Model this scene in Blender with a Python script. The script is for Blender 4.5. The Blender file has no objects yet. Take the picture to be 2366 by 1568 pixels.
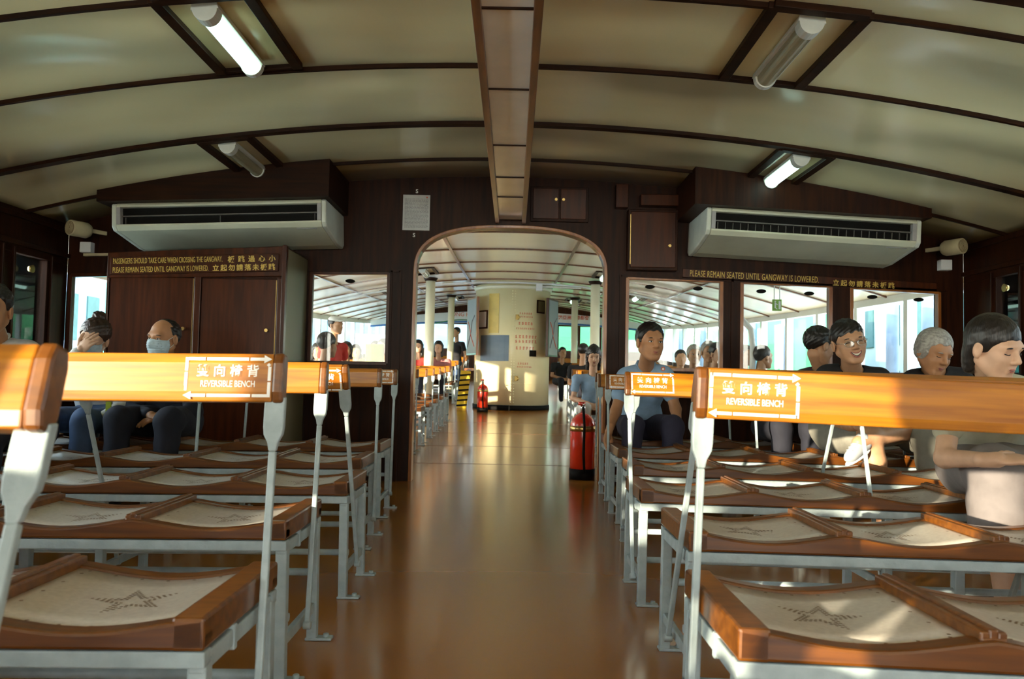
import bpy, bmesh, math, random
import numpy as np
from mathutils import Vector, Matrix, Euler
random.seed(4); np.random.seed(4)
PI = math.pi
S = bpy.context.scene
COL = S.collection

# ------------------------------------------------------------------ camera
cam = bpy.data.cameras.new('camera'); camo = bpy.data.objects.new('camera', cam); COL.objects.link(camo)
cam.sensor_width = 36; cam.lens = 1900 / 2366 * 36; cam.clip_start = .05
def cam_matrix():
    F = 1900.; ro = math.radians(1.2); a, b = 2., -92.
    c, s = math.cos(ro), math.sin(ro)
    u = c*a - s*b; v = s*a + c*b
    pitch = math.atan2(-v, F); yaw = math.atan2(-u*math.cos(pitch), F)
    f = Vector((math.sin(yaw)*math.cos(pitch), math.cos(yaw)*math.cos(pitch), math.sin(pitch)))
    r0 = f.cross(Vector((0, 0, 1))).normalized(); u0 = r0.cross(f)
    r = c*r0 + s*u0; up = -s*r0 + c*u0
    return Matrix(((r.x, up.x, -f.x, 0), (r.y, up.y, -f.y, 0), (r.z, up.z, -f.z, .85), (0, 0, 0, 1)))
camo.matrix_world = cam_matrix()
cam.dof.use_dof = True; cam.dof.focus_distance = 3.6; cam.dof.aperture_fstop = 7.0
S.camera = camo

# ------------------------------------------------------------------ light
W = bpy.data.worlds.new('sky'); S.world = W; W.use_nodes = True
wn = W.node_tree; bg = wn.nodes['Background']
tc = wn.nodes.new('ShaderNodeTexCoord'); sp = wn.nodes.new('ShaderNodeSeparateXYZ')
rp = wn.nodes.new('ShaderNodeValToRGB')
wn.links.new(tc.outputs['Generated'], sp.inputs[0]); wn.links.new(sp.outputs['Z'], rp.inputs[0]); wn.links.new(rp.outputs[0], bg.inputs[0])
rp.color_ramp.elements[0].color = (.98, .95, .80, 1); rp.color_ramp.elements[1].color = (.45, .68, .95, 1); rp.color_ramp.elements[1].position = .7
bg.inputs[1].default_value = 6.8
AZ, EL = math.radians(43), math.radians(7.2)      # low sun behind the camera, over the left side
sl = bpy.data.lights.new('sun', 'SUN'); sl.energy = 6.2; sl.angle = math.radians(.6); sl.color = (1, .86, .62)
so = bpy.data.objects.new('sun', sl); COL.objects.link(so)
sd = Vector((-math.sin(AZ)*math.cos(EL), -math.cos(AZ)*math.cos(EL), math.sin(EL)))
so.rotation_euler = sd.to_track_quat('Z', 'Y').to_euler(); so.location = sd*20
S.view_settings.view_transform = 'Standard'; S.view_settings.look = 'None'
S.view_settings.exposure = 1.25; S.view_settings.gamma = 1; S.view_settings.use_curve_mapping = False
S.cycles.max_bounces = 8; S.cycles.diffuse_bounces = 5; S.cycles.transparent_max_bounces = 16
S.cycles.sample_clamp_indirect = 6; S.cycles.use_denoising = True
S.cycles.caustics_reflective = False; S.cycles.caustics_refractive = False

# ------------------------------------------------------------------ materials
def mat(name, col, rough=.5, metal=0, col2=None, scale=(8, 8, 8), bump=0, bscale=None, coat=0, emit=None, es=0, detail=4, spec=.5, lo=.35, hi=.65, bdetail=2):
    m = bpy.data.materials.new(name); m.use_nodes = True; nt = m.node_tree; b = nt.nodes['Principled BSDF']
    b.inputs['Base Color'].default_value = (*col, 1); b.inputs['Roughness'].default_value = rough; b.inputs['Metallic'].default_value = metal
    b.inputs['Coat Weight'].default_value = coat; b.inputs['Coat Roughness'].default_value = .12; b.inputs['Specular IOR Level'].default_value = spec
    if emit: b.inputs['Emission Color'].default_value = (*emit, 1); b.inputs['Emission Strength'].default_value = es
    t = nt.nodes.new('ShaderNodeTexCoord')
    if col2 is None: col2 = tuple(c*.86 for c in col)
    mp = nt.nodes.new('ShaderNodeMapping'); mp.inputs['Scale'].default_value = scale; nt.links.new(t.outputs['Object'], mp.inputs[0])
    n = nt.nodes.new('ShaderNodeTexNoise'); n.inputs['Scale'].default_value = 1; n.inputs['Detail'].default_value = detail; nt.links.new(mp.outputs[0], n.inputs[0])
    r = nt.nodes.new('ShaderNodeValToRGB'); r.color_ramp.elements[0].position = lo; r.color_ramp.elements[1].position = hi
    r.color_ramp.elements[0].color = (*col2, 1); r.color_ramp.elements[1].color = (*col, 1)
    nt.links.new(n.outputs[0], r.inputs[0]); nt.links.new(r.outputs[0], b.inputs['Base Color'])
    if bump:
        bn = nt.nodes.new('ShaderNodeBump'); bn.inputs['Strength'].default_value = 1; bn.inputs['Distance'].default_value = bump
        src = n
        if bscale:
            mp2 = nt.nodes.new('ShaderNodeMapping'); mp2.inputs['Scale'].default_value = bscale; nt.links.new(t.outputs['Object'], mp2.inputs[0])
            src = nt.nodes.new('ShaderNodeTexNoise'); src.inputs['Scale'].default_value = 1; src.inputs['Detail'].default_value = bdetail; nt.links.new(mp2.outputs[0], src.inputs[0])
        nt.links.new(src.outputs[0], bn.inputs['Height']); nt.links.new(bn.outputs[0], b.inputs['Normal'])
    return m
M = {}
M['seat_wood'] = mat('seat_wood', (.145, .046, .004), .32, col2=(.075, .022, .003), scale=(3, 60, 60), coat=.2, bump=.0004)
M['teak'] = mat('teak', (.46, .170, .006), .34, col2=(.27, .085, .004), scale=(3, 60, 60), coat=.5, bump=.0004)
M['teak_end'] = mat('teak_end', (.175, .058, .005), .35, col2=(.10, .030, .003), scale=(20, 50, 50), coat=.2)
M['mahogany'] = mat('mahogany', (.032, .0085, .002), .42, col2=(.014, .0035, .001), scale=(30, 30, 2.5), bump=.0004, spec=.14)
M['mahogany_red'] = mat('mahogany_red', (.070, .016, .003), .30, col2=(.036, .008, .002), scale=(30, 30, 2.5), bump=.0003, spec=.25)
M['dark_wood'] = mat('dark_wood', (.026, .008, .002), .45, col2=(.011, .0035, .001), scale=(2.5, 30, 30), bump=.0003, spec=.12)
M['orange_wood'] = mat('orange_wood', (.36, .12, .018), .28, col2=(.2, .055, .01), scale=(20, 20, 4), coat=.5)
M['beam_wood'] = mat('beam_wood', (.18, .065, .018), .3, col2=(.09, .03, .01), scale=(30, 3, 30), coat=.3)
M['olive_paint'] = mat('olive_paint', (.17, .14, .07), .45, scale=(4, 4, 1))
M['cream'] = mat('ceiling_cream', (.82, .74, .42), .24, col2=(.77, .69, .38), scale=(.9, 2.4, 1), bump=.20, bscale=(.75, 1.5, 1), detail=2, coat=.5, bdetail=.3)
M['cream_far'] = mat('ceiling_cream_far', (.84, .77, .56), .28, col2=(.79, .72, .50), scale=(.9, 2.4, 1), bump=.008, bscale=(.8, 2.6, 1), detail=2, coat=.35)
M['duct_cream'] = mat('duct_cream', (.93, .92, .82), .2, scale=(3, 3, 3), coat=.7)
M['floor'] = mat('lino_floor', (.36, .14, .020), .20, col2=(.33, .127, .018), scale=(.7, .7, .7), coat=.25, lo=.2, hi=.8, detail=1)
M['steel'] = mat('steel_paint', (.37, .45, .47), .40, col2=(.30, .37, .39), scale=(25, 25, 25), bump=.0012, bscale=(70, 70, 70))
M['seat'] = mat('seat_panel', (.60, .57, .51), .34, col2=(.52, .49, .44), scale=(90, 90, 90), coat=.15)
M['hole'] = mat('perforation', (.22, .15, .09), .8)
M['white_ink'] = mat('white_ink', (.85, .85, .80), .5)
M['gold_ink'] = mat('gold_ink', (.72, .50, .10), .45)
M['ac'] = mat('ac_plastic', (.66, .66, .48), .38, scale=(3, 3, 3))
M['ac_cap'] = mat('ac_cap', (.68, .70, .58), .35)
M['louvre'] = mat('louvre', (.13, .12, .10), .5)
M['ac_grey'] = mat('ac_grey', (.40, .38, .36), .4)
M['black'] = mat('black', (.008, .007, .006), .7, spec=.1)
M['lamp_body'] = mat('lamp_body', (.66, .66, .56), .35)
M['lamp_lit'] = mat('lamp_lit', (.9, 1, .95), .4, emit=(.62, 1, .86), es=2.4)
M['lamp_off'] = mat('lamp_off', (.36, .32, .19), .15, col2=(.28, .24, .13), scale=(20, 3, 20))
M['column'] = mat('column_cream', (.84, .80, .58), .3, scale=(2, 2, 2), coat=.3)
M['funnel'] = mat('funnel_cream', (.84, .77, .48), .28, col2=(.79, .72, .43), scale=(3, 3, 3), coat=.4)
M['red'] = mat('extinguisher_red', (.75, .035, .012), .25, scale=(9, 9, 9), coat=.6)
M['red_ink'] = mat('red_ink', (.68, .12, .05), .6)
M['chrome'] = mat('chrome', (.6, .6, .58), .2, metal=1)
M['brass'] = mat('brass', (.6, .42, .15), .3, metal=1)
M['hinge'] = mat('hinge_brass', (.30, .20, .08), .35, metal=1)
M['paper'] = mat('paper', (.66, .68, .66), .7)
M['ink'] = mat('grey_ink', (.20, .21, .23), .7)
M['yellow'] = mat('yellow_sheet', (.72, .55, .14), .5)
M['hazard'] = mat('yellow_tape', (.85, .62, .03), .5)
M['cloth_yellow'] = mat('cloth_yellow', (.38, .46, .02), .7)
M['speaker'] = mat('speaker_cream', (.62, .54, .32), .4)
M['grille'] = mat('speaker_grille', (.30, .22, .11), .6)
M['white'] = mat('white_paint', (.80, .82, .80), .4, scale=(2, 2, 2))
M['pier_white'] = mat('pier_white', (.30, .32, .32), .6, col2=(.24, .27, .28), scale=(.6, .6, .6))
M['pier_column'] = mat('pier_column', (.12, .16, .21), .6)
M['pier_green'] = mat('pier_green', (.035, .24, .085), .6, scale=(.5, .5, .5))
M['pier_teal'] = mat('pier_teal', (.05, .38, .32), .6, scale=(.5, .5, .5))
M['pier_blue'] = mat('pier_blue', (.20, .28, .36), .6, col2=(.12, .18, .25), scale=(.5, .5, 2))
M['pier_glass'] = mat('pier_glass', (.05, .11, .11), .6, spec=.1)
M['pier_grey'] = mat('pier_grey', (.80, .78, .70), .8)  # pale so pier deck and water level bounce light up to the ceilings
M['pier_red'] = mat('pier_red', (.7, .05, .03), .6)
M['exit_green'] = mat('exit_green', (.22, .42, .06), .5)
M['blue_band'] = mat('blue_band', (.04, .16, .45), .5)
M['pink'] = mat('pink_cloth', (.42, .04, .09), .8)
g = bpy.data.materials.new('window_glass'); g.use_nodes = True; nt = g.node_tree; nt.nodes.clear()
o_ = nt.nodes.new('ShaderNodeOutputMaterial'); mx = nt.nodes.new('ShaderNodeMixShader'); tr = nt.nodes.new('ShaderNodeBsdfTransparent'); gl = nt.nodes.new('ShaderNodeBsdfGlossy'); fr = nt.nodes.new('ShaderNodeFresnel')
tr.inputs[0].default_value = (.95, .97, .96, 1); gl.inputs['Roughness'].default_value = .02; fr.inputs[0].default_value = 1.45
nt.links.new(fr.outputs[0], mx.inputs[0]); nt.links.new(tr.outputs[0], mx.inputs[1]); nt.links.new(gl.outputs[0], mx.inputs[2]); nt.links.new(mx.outputs[0], o_.inputs[0])
M['glass'] = g

# ------------------------------------------------------------------ helpers
class G:
    def __init__(s): s.b = bmesh.new()
    def box(s, x0, x1, y0, y1, z0, z1, mtx=None):
        vs = [s.b.verts.new((x, y, z)) for x in (x0, x1) for y in (y0, y1) for z in (z0, z1)]
        for f in ((0, 1, 3, 2), (4, 6, 7, 5), (0, 4, 5, 1), (2, 3, 7, 6), (0, 2, 6, 4), (1, 5, 7, 3)): s.b.faces.new([vs[i] for i in f])
        if mtx: bmesh.ops.transform(s.b, matrix=mtx, verts=vs)
        return s
    def bar(s, p, q, w, h, up=(0, 0, 1)):
        p, q = Vector(p), Vector(q); d = q - p; L = d.length; d.normalize()
        up = Vector(up)
        if abs(d.dot(up)) > .95: up = Vector((0, 1, 0))
        x = d.cross(up).normalized(); z = x.cross(d)
        mt = Matrix(((x.x, d.x, z.x, p.x), (x.y, d.y, z.y, p.y), (x.z, d.z, z.z, p.z), (0, 0, 0, 1)))
        return s.box(-w/2, w/2, 0, L, -h/2, h/2, mt)
    def tube(s, pts, r, n=10, caps=True):
        pts = [Vector(p) for p in pts]; rs = r if isinstance(r, (list, tuple)) else [r]*len(pts)
        rings = []; prev = None
        for i, p in enumerate(pts):
            d = (pts[min(i+1, len(pts)-1)] - pts[max(i-1, 0)]).normalized()
            if prev is None: a = d.orthogonal().normalized()
            else: a = (prev - d*prev.dot(d)).normalized()
            prev = a; c = d.cross(a)
            rings.append([s.b.verts.new(p + (a*math.cos(t) + c*math.sin(t))*rs[i]) for t in [2*PI*k/n for k in range(n)]])
        for A, B in zip(rings, rings[1:]):
            for k in range(n):
                f = s.b.faces.new((A[k], A[(k+1) % n], B[(k+1) % n], B[k])); f.smooth = True
        if caps: s.b.faces.new(rings[0][::-1]); s.b.faces.new(rings[-1])
        return s
    def prism(s, poly, axis, a0, a1):
        # poly: list of 2D points in the plane normal to axis ('x': (y,z), 'y': (x,z), 'z': (x,y))
        f = {'x': lambda p, a: (a, p[0], p[1]), 'y': lambda p, a: (p[0], a, p[1]), 'z': lambda p, a: (p[0], p[1], a)}[axis]
        A = [s.b.verts.new(f(p, a0)) for p in poly]; B = [s.b.verts.new(f(p, a1)) for p in poly]
        s.b.faces.new(A); s.b.faces.new(B[::-1]); n = len(poly)
        for k in range(n): s.b.faces.new((A[k], B[k], B[(k+1) % n], A[(k+1) % n]))
        return s
    def strip(s, fn, us, th):
        # solid ribbon: fn(u)->(p_lowA, p_lowB) ; thickened upward by th
        prev = None
        for u in us:
            a, b = [Vector(p) for p in fn(u)]; up = Vector((0, 0, th))
            r = [s.b.verts.new(v) for v in (a, b, b+up, a+up)]
            if prev:
                for k in range(4): s.b.faces.new((prev[k], prev[(k+1) % 4], r[(k+1) % 4], r[k]))
            else: s.b.faces.new(r)
            prev = r
        s.b.faces.new(prev[::-1]); return s
    def disc(s, c, nrm, r, th=.001, n=10):
        c, nrm = Vector(c), Vector(nrm).normalized(); return s.tube([c, c + nrm*th], r, n)
    def mesh(s, name, m, bevel=0, seg=2, smooth=False):
        bmesh.ops.recalc_face_normals(s.b, faces=s.b.faces)
        if bevel:
            es = [e for e in s.b.edges if len(e.link_faces) == 2 and e.calc_face_angle(0) > .7]
            bmesh.ops.bevel(s.b, geom=es, offset=bevel, segments=seg, affect='EDGES', profile=.5, clamp_overlap=True)
        me = bpy.data.meshes.new(name); s.b.to_mesh(me); s.b.free()
        if smooth:
            for p in me.polygons: p.use_smooth = True
        for mm in (m if isinstance(m, (list, tuple)) else [m]): me.materials.append(mm)
        return me
    def obj(s, name, m, parent=None, bevel=0, **k):
        return link(name, s.mesh(name, m, bevel, **k), parent)
def link(name, me, parent=None):
    o = bpy.data.objects.new(name, me); COL.objects.link(o)
    if parent: o.parent = parent
    return o
def thing(name, label, cat, loc=(0, 0, 0), group=None, rz=0):
    o = bpy.data.objects.new(name, None); COL.objects.link(o); o.location = loc; o.rotation_euler = (0, 0, rz); o.empty_display_size = .1
    return tag(o, label, cat, group)
def tag(o, label, cat, group=None, kind=None):
    o['label'] = label; o['category'] = cat
    if group: o['group'] = group
    if kind: o['kind'] = kind
    return o
def struct(o): o['kind'] = 'structure'; return o
def copy_tree(o, parent=None):
    c = o.copy(); COL.objects.link(c); c.parent = parent
    for ch in list(o.children): copy_tree(ch, c)
    return c
def text_mesh(body, size, align='LEFT', off=0., xs=1., ext=0.0006, sp=1.):
    cu = bpy.data.curves.new('t', 'FONT'); cu.body = body; cu.size = size; cu.align_x = align; cu.offset = off; cu.extrude = ext; cu.resolution_u = 3; cu.space_character = sp
    o = bpy.data.objects.new('t', cu); COL.objects.link(o); bpy.context.view_layer.update()
    me = bpy.data.meshes.new_from_object(o.evaluated_get(bpy.context.evaluated_depsgraph_get()))
    bpy.data.objects.remove(o); bpy.data.curves.remove(cu)
    me.transform(Matrix.Scale(xs, 4, (1, 0, 0)))
    return me
def add_text(gg, body, size, x, z, y, **k):
    # letters standing in the XZ plane, facing -Y, starting at (x, y, z)
    w = k.pop('fit', None); rot = k.pop('rot', 0)
    me = text_mesh(body, size, **k)
    if w:
        xs = [v.co.x for v in me.vertices]; me.transform(Matrix.Scale(w/(max(xs)-min(xs)), 4, (1, 0, 0)))
    me.transform(Matrix.Translation((x, y, z)) @ Matrix.Rotation(rot, 4, 'Y') @ Matrix.Rotation(PI/2, 4, 'X'))
    gg.b.from_mesh(me); bpy.data.meshes.remove(me); return gg

XC = -.045
YW = 6.65
XW = 3.64
def rise(y): return .0015*max(0., y-3.)**2
def fz(x, y): return rise(y) - .005*(x-XC)**2
def cz(x, y): return 2.48 + rise(y) - .036*(x-XC)**2

# ------------------------------------------------------------------ floor, ceilings, walls
def sheet(fn, xs, ys, th, name, m):
    gg = G(); V = [[gg.b.verts.new((x, y, fn(x, y))) for y in ys] for x in xs]; U = [[gg.b.verts.new((x, y, fn(x, y)+th)) for y in ys] for x in xs]
    nx, ny = len(xs), len(ys)
    for i in range(nx-1):
        for j in range(ny-1):
            for Q, r in ((V, 1), (U, -1)):
                f = gg.b.faces.new([Q[i][j], Q[i+1][j], Q[i+1][j+1], Q[i][j+1]][::r]); f.smooth = True
    for j in range(ny-1):
        gg.b.faces.new((V[0][j], V[0][j+1], U[0][j+1], U[0][j])); gg.b.faces.new((V[-1][j], V[-1][j+1], U[-1][j+1], U[-1][j]))
    for i in range(nx-1):
        gg.b.faces.new((V[i][0], V[i+1][0], U[i+1][0], U[i][0])); gg.b.faces.new((V[i][-1], V[i+1][-1], U[i+1][-1], U[i][-1]))
    return struct(gg.obj(name, m))
lin = lambda a, b, n: [a + (b-a)*i/(n-1) for i in range(n)]
sheet(fz, lin(-4.3, 4.3, 25), lin(-6, 28, 52), -.08, 'floor', M['floor'])
sheet(cz, lin(-XW-.1, XW+.1, 41), lin(-4.3, YW+.05, 25), .06, 'ceiling', M['cream'])
sheet(cz, lin(-4.4, 4.4, 41), lin(YW+.1, 28, 42), .06, 'ceiling', M['cream_far'])
# floor seams
for i, y in enumerate((7.9, 9.6, 11.3, 13.1)):
    gg = G(); gg.strip(lambda u: ((u, y, fz(u, y)+.0003), (u, y+.02, fz(u, y)+.0003)), lin(-1.2, 1.1, 9), .0015)
    struct(gg.obj('trim_%d' % (60+i), M['beam_wood']))

# ribs across the ceiling of the cabin
def rib(y, w, n, x0=-XW, x1=XW, th=.022, m='dark_wood', name='trim'):
    gg = G()
    gg.strip(lambda u: ((u, y-w/2, cz(u, y)-th), (u, y+w/2, cz(u, y)-th)), lin(x0, x1, 41), th+.01)
    return struct(gg.obj('%s_%d' % (name, n), M[m]))
RB = [(-2.6, .02), (-1.7, .06), (-.7, .02), (.3, .02), (1.2, .06), (2.35, .02), (3.07, .06), (3.36, .022), (4.19, .022), (5.18, .062), (6.05, .022)]
for i, (y, w) in enumerate(RB): rib(y, w, i+1)
# the same in the main cabin
n = 20
for y in lin(7.9, 26.5, 14):
    thick = (n % 2 == 0)
    rib(y, .05 if thick else .025, n, -4.3, 4.3, .02, 'beam_wood'); n += 1
for k, x in enumerate((-2.9, -1.9, -.85, .76, 1.8, 2.8)):
    gg = G(); prev = None
    for y in lin(YW+.1, 27, 30):
        r = [gg.b.verts.new((x+dx, y, cz(x, y)+dz)) for dx, dz in ((-.02, -.02), (.02, -.02), (.02, .01), (-.02, .01))]
        if prev:
            for q in range(4): gg.b.faces.new((prev[q], prev[(q+1) % 4], r[(q+1) % 4], r[q]))
        prev = r
    struct(gg.obj('trim_%d' % (50+k), M['beam_wood']))

# side walls: low board, head board, posts
def side_wall(s, name, wins):
    gg = G(); xi, xo = s*XW, s*(XW+.09); a, b = min(xi, xo), max(xi, xo)
    gg.box(a, b, -4.3, YW, -.12, .955); gg.box(a, b, -4.3, YW, 1.70, 2.12)
    ys = sorted(w for w in wins if w[0] > -4.1); y = -4.3
    for (p, q) in ys: gg.box(a, b, y, p, .955, 1.70); y = q
    gg.box(a, b, y, YW, .955, 1.70)
    # mouldings
    xm = s*(XW-.02)
    gg.box(min(xi, xm), max(xi, xm), -4.2, YW, 1.755, 1.79); gg.box(min(xi, xm), max(xi, xm), -4.2, YW, 1.955, 1.99)
    gg.box(min(xi, xm), max(xi, xm), -4.2, YW, .90, .94)
    for p, q in ys:
        for yy in (p-.055, q+.035): gg.box(min(xi, xm), max(xi, xm), yy, yy+.02, .96, 1.74)
    o = struct(gg.obj(name, M['mahogany'], bevel=.003)); return o
LW = [(5.96, 6.36)] + [(5.02-.84*k, 5.74-.84*k) for k in range(11)]
RW = [(5.93, 6.20)] + [(4.95-.84*k, 5.65-.84*k) for k in range(11)]
side_wall(-1, 'wall_left', LW); side_wall(1, 'wall_right', RW)
gg = G(); yb0, yb1 = -4.3, -4.2
gg.box(-XW, -.8, yb0, yb1, -.12, .95); gg.box(.72, XW, yb0, yb1, -.12, .95)
for a, b in ((-XW, -3.4), (-2.35, -2.15), (-1.1, -.8), (.72, 1.0), (2.05, 2.25), (3.3, XW)): gg.box(a, b, yb0, yb1, .95, 1.75)
xs = lin(-XW, XW, 21)
for a, b in zip(xs, xs[1:]): gg.prism([(a, 1.75 if abs((a+b)/2) > .75 else 2.0), (b, 1.75 if abs((a+b)/2) > .75 else 2.0), (b, max(1.76, cz(b, 0))), (a, max(1.76, cz(a, 0)))], 'y', yb0, yb1)
struct(gg.obj('wall_back', M['mahogany']))
wn_ = 1
def window(n, x0, x1, z0, z1l, z1r, y, ovals=True, axis='y', parent=None):
    """pane in a sash; top may slope"""
    e = bpy.data.objects.new('window_%d' % n, None); COL.objects.link(e); struct(e)
    fw = .028
    gg = G(); gg.prism([(x0, z0), (x1, z0), (x1, z1r), (x0, z1l)], 'y', y+.020, y+.024); gg.obj('pane', M['glass'], e)
    gg = G()
    for a, b in (((x0, z0), (x1, z0)), ((x0, z1l), (x1, z1r))): gg.bar((a[0], y+.02, a[1]), (b[0], y+.02, b[1]), .05, fw)
    for a, b in (((x0, z0), (x0, z1l)), ((x1, z0), (x1, z1r))): gg.bar((a[0], y+.02, a[1]), (b[0], y+.02, b[1]), fw, .05, up=(0, 1, 0))
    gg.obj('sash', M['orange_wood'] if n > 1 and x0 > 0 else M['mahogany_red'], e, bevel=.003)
    if ovals:
        for t in ovals:
            x = x0+(x1-x0)*t; z = z1l+(z1r-z1l)*t - .068
            gg = G(); gg.disc((x, y+.0, z), (0, 1, 0), .038, .02, 20); bmesh.ops.scale(gg.b, vec=(1, 1, .42), space=Matrix.Translation((-x, 0, -z)), verts=gg.b.verts)
            gg.obj('finger_pull', M['black'], e)
    return e
for k, (p, q) in enumerate(LW[:8]):
    gg = G(); gg.box(-XW-.05, -XW-.045, p, q, .955, 1.70); o = struct(gg.obj('window_%d' % (20+k), M['glass']))
for k, (p, q) in enumerate(RW[:3]):
    gg = G(); gg.box(XW+.045, XW+.05, p, q, .955, 1.70); o = struct(gg.obj('window_%d' % (40+k), M['glass']))
for s, y, k in ((-1, 6.12, 0), (1, 6.05, 1)):
    gg = G(); gg.tube([(s*XW*1.0, y, 1.60), (s*(XW-.03), y, 1.60)], [.02, .03], 14); struct(gg.obj('trim_%d' % (90+k), M['brass']))

# ------------------------------------------------------------------ bulkhead with arched doorway
DX0, DX1 = -.80, .725
DXC, DHW = (DX0+DX1)/2, (DX1-DX0)/2
def arch(off=0., n=26):
    pts = [(DXC-DHW-off, fz(-.8, YW))]
    for i in range(n+1):
        t = PI - PI*i/n; c, s = math.cos(t), math.sin(t); e = 2/2.7
        pts.append((DXC + (DHW+off)*math.copysign(abs(c)**e, c), 1.70 + (.375+off)*abs(s)**e))
    pts.append((DXC+DHW+off, fz(.7, YW))); return pts
y0, y1 = YW, YW+.09
gg = G()
wl = [(-3.62, -3.05), (-1.655, -1.025)]; wr = [(.915, 1.68), (1.845, 2.565), (2.735, 3.445)]
def htop(x): return 1.70 - .0062*x*x
SILL = .955
gg.box(-XW, DX0-.001, y0, y1, -.12, SILL); gg.box(DX1+.001, XW, y0, y1, -.12, SILL)
def vseg(a, b): gg.prism([(a, SILL), (b, SILL), (b, htop(b)), (a, htop(a))], 'y', y0, y1)
vseg(-XW, -3.62); vseg(-3.05, -1.655); vseg(-1.025, DX0-.0005); vseg(DX1+.0005, .915); vseg(1.68, 1.845); vseg(2.565, 2.735); vseg(3.445, XW)
def top_seg(xs):
    for a, b in zip(xs, xs[1:]): gg.prism([(a, htop(a)), (b, htop(b)), (b, cz(b, YW)+.03), (a, cz(a, YW)+.03)], 'y', y0, y1)
top_seg(lin(-XW, DX0, 12)); top_seg(lin(DX1, XW, 12))
ap = arch()[1:-1]
for p, q in zip(ap, ap[1:]):
    if q[0]-p[0] > 1e-4: gg.prism([(p[0], p[1]), (q[0], q[1]), (q[0], cz(q[0], YW)+.03), (p[0], cz(p[0], YW)+.03)], 'y', y0, y1)
# flat panel mouldings beside the door
for x, w in ((-.93, .02), (-1.0, .012), (.86, .02), (-1.69, .02), (1.765, .02), (3.51, .025)):
    gg.box(x-w/2, x+w/2, y0-.012, y0+.01, 0, htop(x)+.02)
for x0_, x1_ in ((-1.7, -.93), (.86, 3.5)):
    gg.prism([(x0_, htop(x0_)+.005), (x1_, htop(x1_)+.005), (x1_, htop(x1_)+.025), (x0_, htop(x0_)+.025)], 'y', y0-.012, y0+.01)
struct(gg.obj('wall_front', M['mahogany'], bevel=0))
# door moulding
A, B = arch(0), arch(.026)
gg = G(); pv = None
for (a, b) in zip(A, B):
    r = [gg.b.verts.new(v) for v in ((a[0], YW-.022, a[1]), (b[0], YW-.022, b[1]), (b[0], YW+.0, b[1]), (b[0], YW+.11, b[1]), (a[0], YW+.11, a[1]))]
    if pv:
        for q in range(5): gg.b.faces.new((pv[q], pv[(q+1) % 5], r[(q+1) % 5], r[q]))
    pv = r
struct(gg.obj('door_1', M['orange_wood'], bevel=.004))
window(1, -3.61, -3.06, SILL, htop(3.6), htop(3.05), YW, (.8,))
window(2, -1.655, -1.025, SILL, htop(1.65), htop(1.02), YW, (.5,))
window(3, .915, 1.68, SILL, htop(.915), htop(1.68), YW, (.24, .75))
window(4, 1.845, 2.565, SILL, htop(1.845), htop(2.565), YW, (.22, .76))
window(5, 2.735, 3.445, SILL, htop(2.735), htop(3.445), YW, (.24, .77))
# right head board lettering
gg = G(); add_text(gg, 'PLEASE REMAIN SEATED UNTIL GANGWAY IS LOWERED.', .072, 1.415, 1.715, y0-.014, fit=1.045, rot=.031, sp=1.1)
for k, ch in enumerate('立起勿請落未板跳'): add_text(gg, ch, .052, 2.575+.064*k, 1.668-.0021*k, y0-.014, rot=.03, off=.001)
gb = G(); gb.prism([(1.36, 1.70), (3.42, 1.634), (3.42, 1.70), (1.36, 1.775)], 'y', y0-.012, y0-.001)
nb = gb.obj('notice_board', M['mahogany_red'], bevel=.002); tag(nb, 'long brown board of gold lettering above the right windows', 'sign')
gg.obj('lettering', M['gold_ink'], nb)

# ------------------------------------------------------------------ cable duct down the middle of the ceiling
e = thing('ceiling_duct', 'long boxed duct with pale panels running down the middle of the ceiling', 'duct', (XC, 3, 2.14))
dz = .0
for s in (-1, 1):
    gg = G(); gg.box(s*.107-.016, s*.107+.016, -7.2, 3.63, -.03, .36); gg.obj('side_board', M['beam_wood'], e, bevel=.003)
seams = [-2.5, -1.5, -.7, .1, .95, 1.95, 2.8, 3.6, 4.48, 5.2, 5.77, 6.6]
for a, b in zip(seams, seams[1:]):
    gg = G(); gg.box(-.0905, .0905, a-3+.006, b-3-.006, .0, .012); gg.obj('panel', M['duct_cream'], e)
for a in seams[:-1]:
    gg = G(); gg.box(-.0905, .0905, a-3-.006, a-3+.006, -.006, .012); gg.obj('joint_strip', M['dark_wood'], e)

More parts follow.
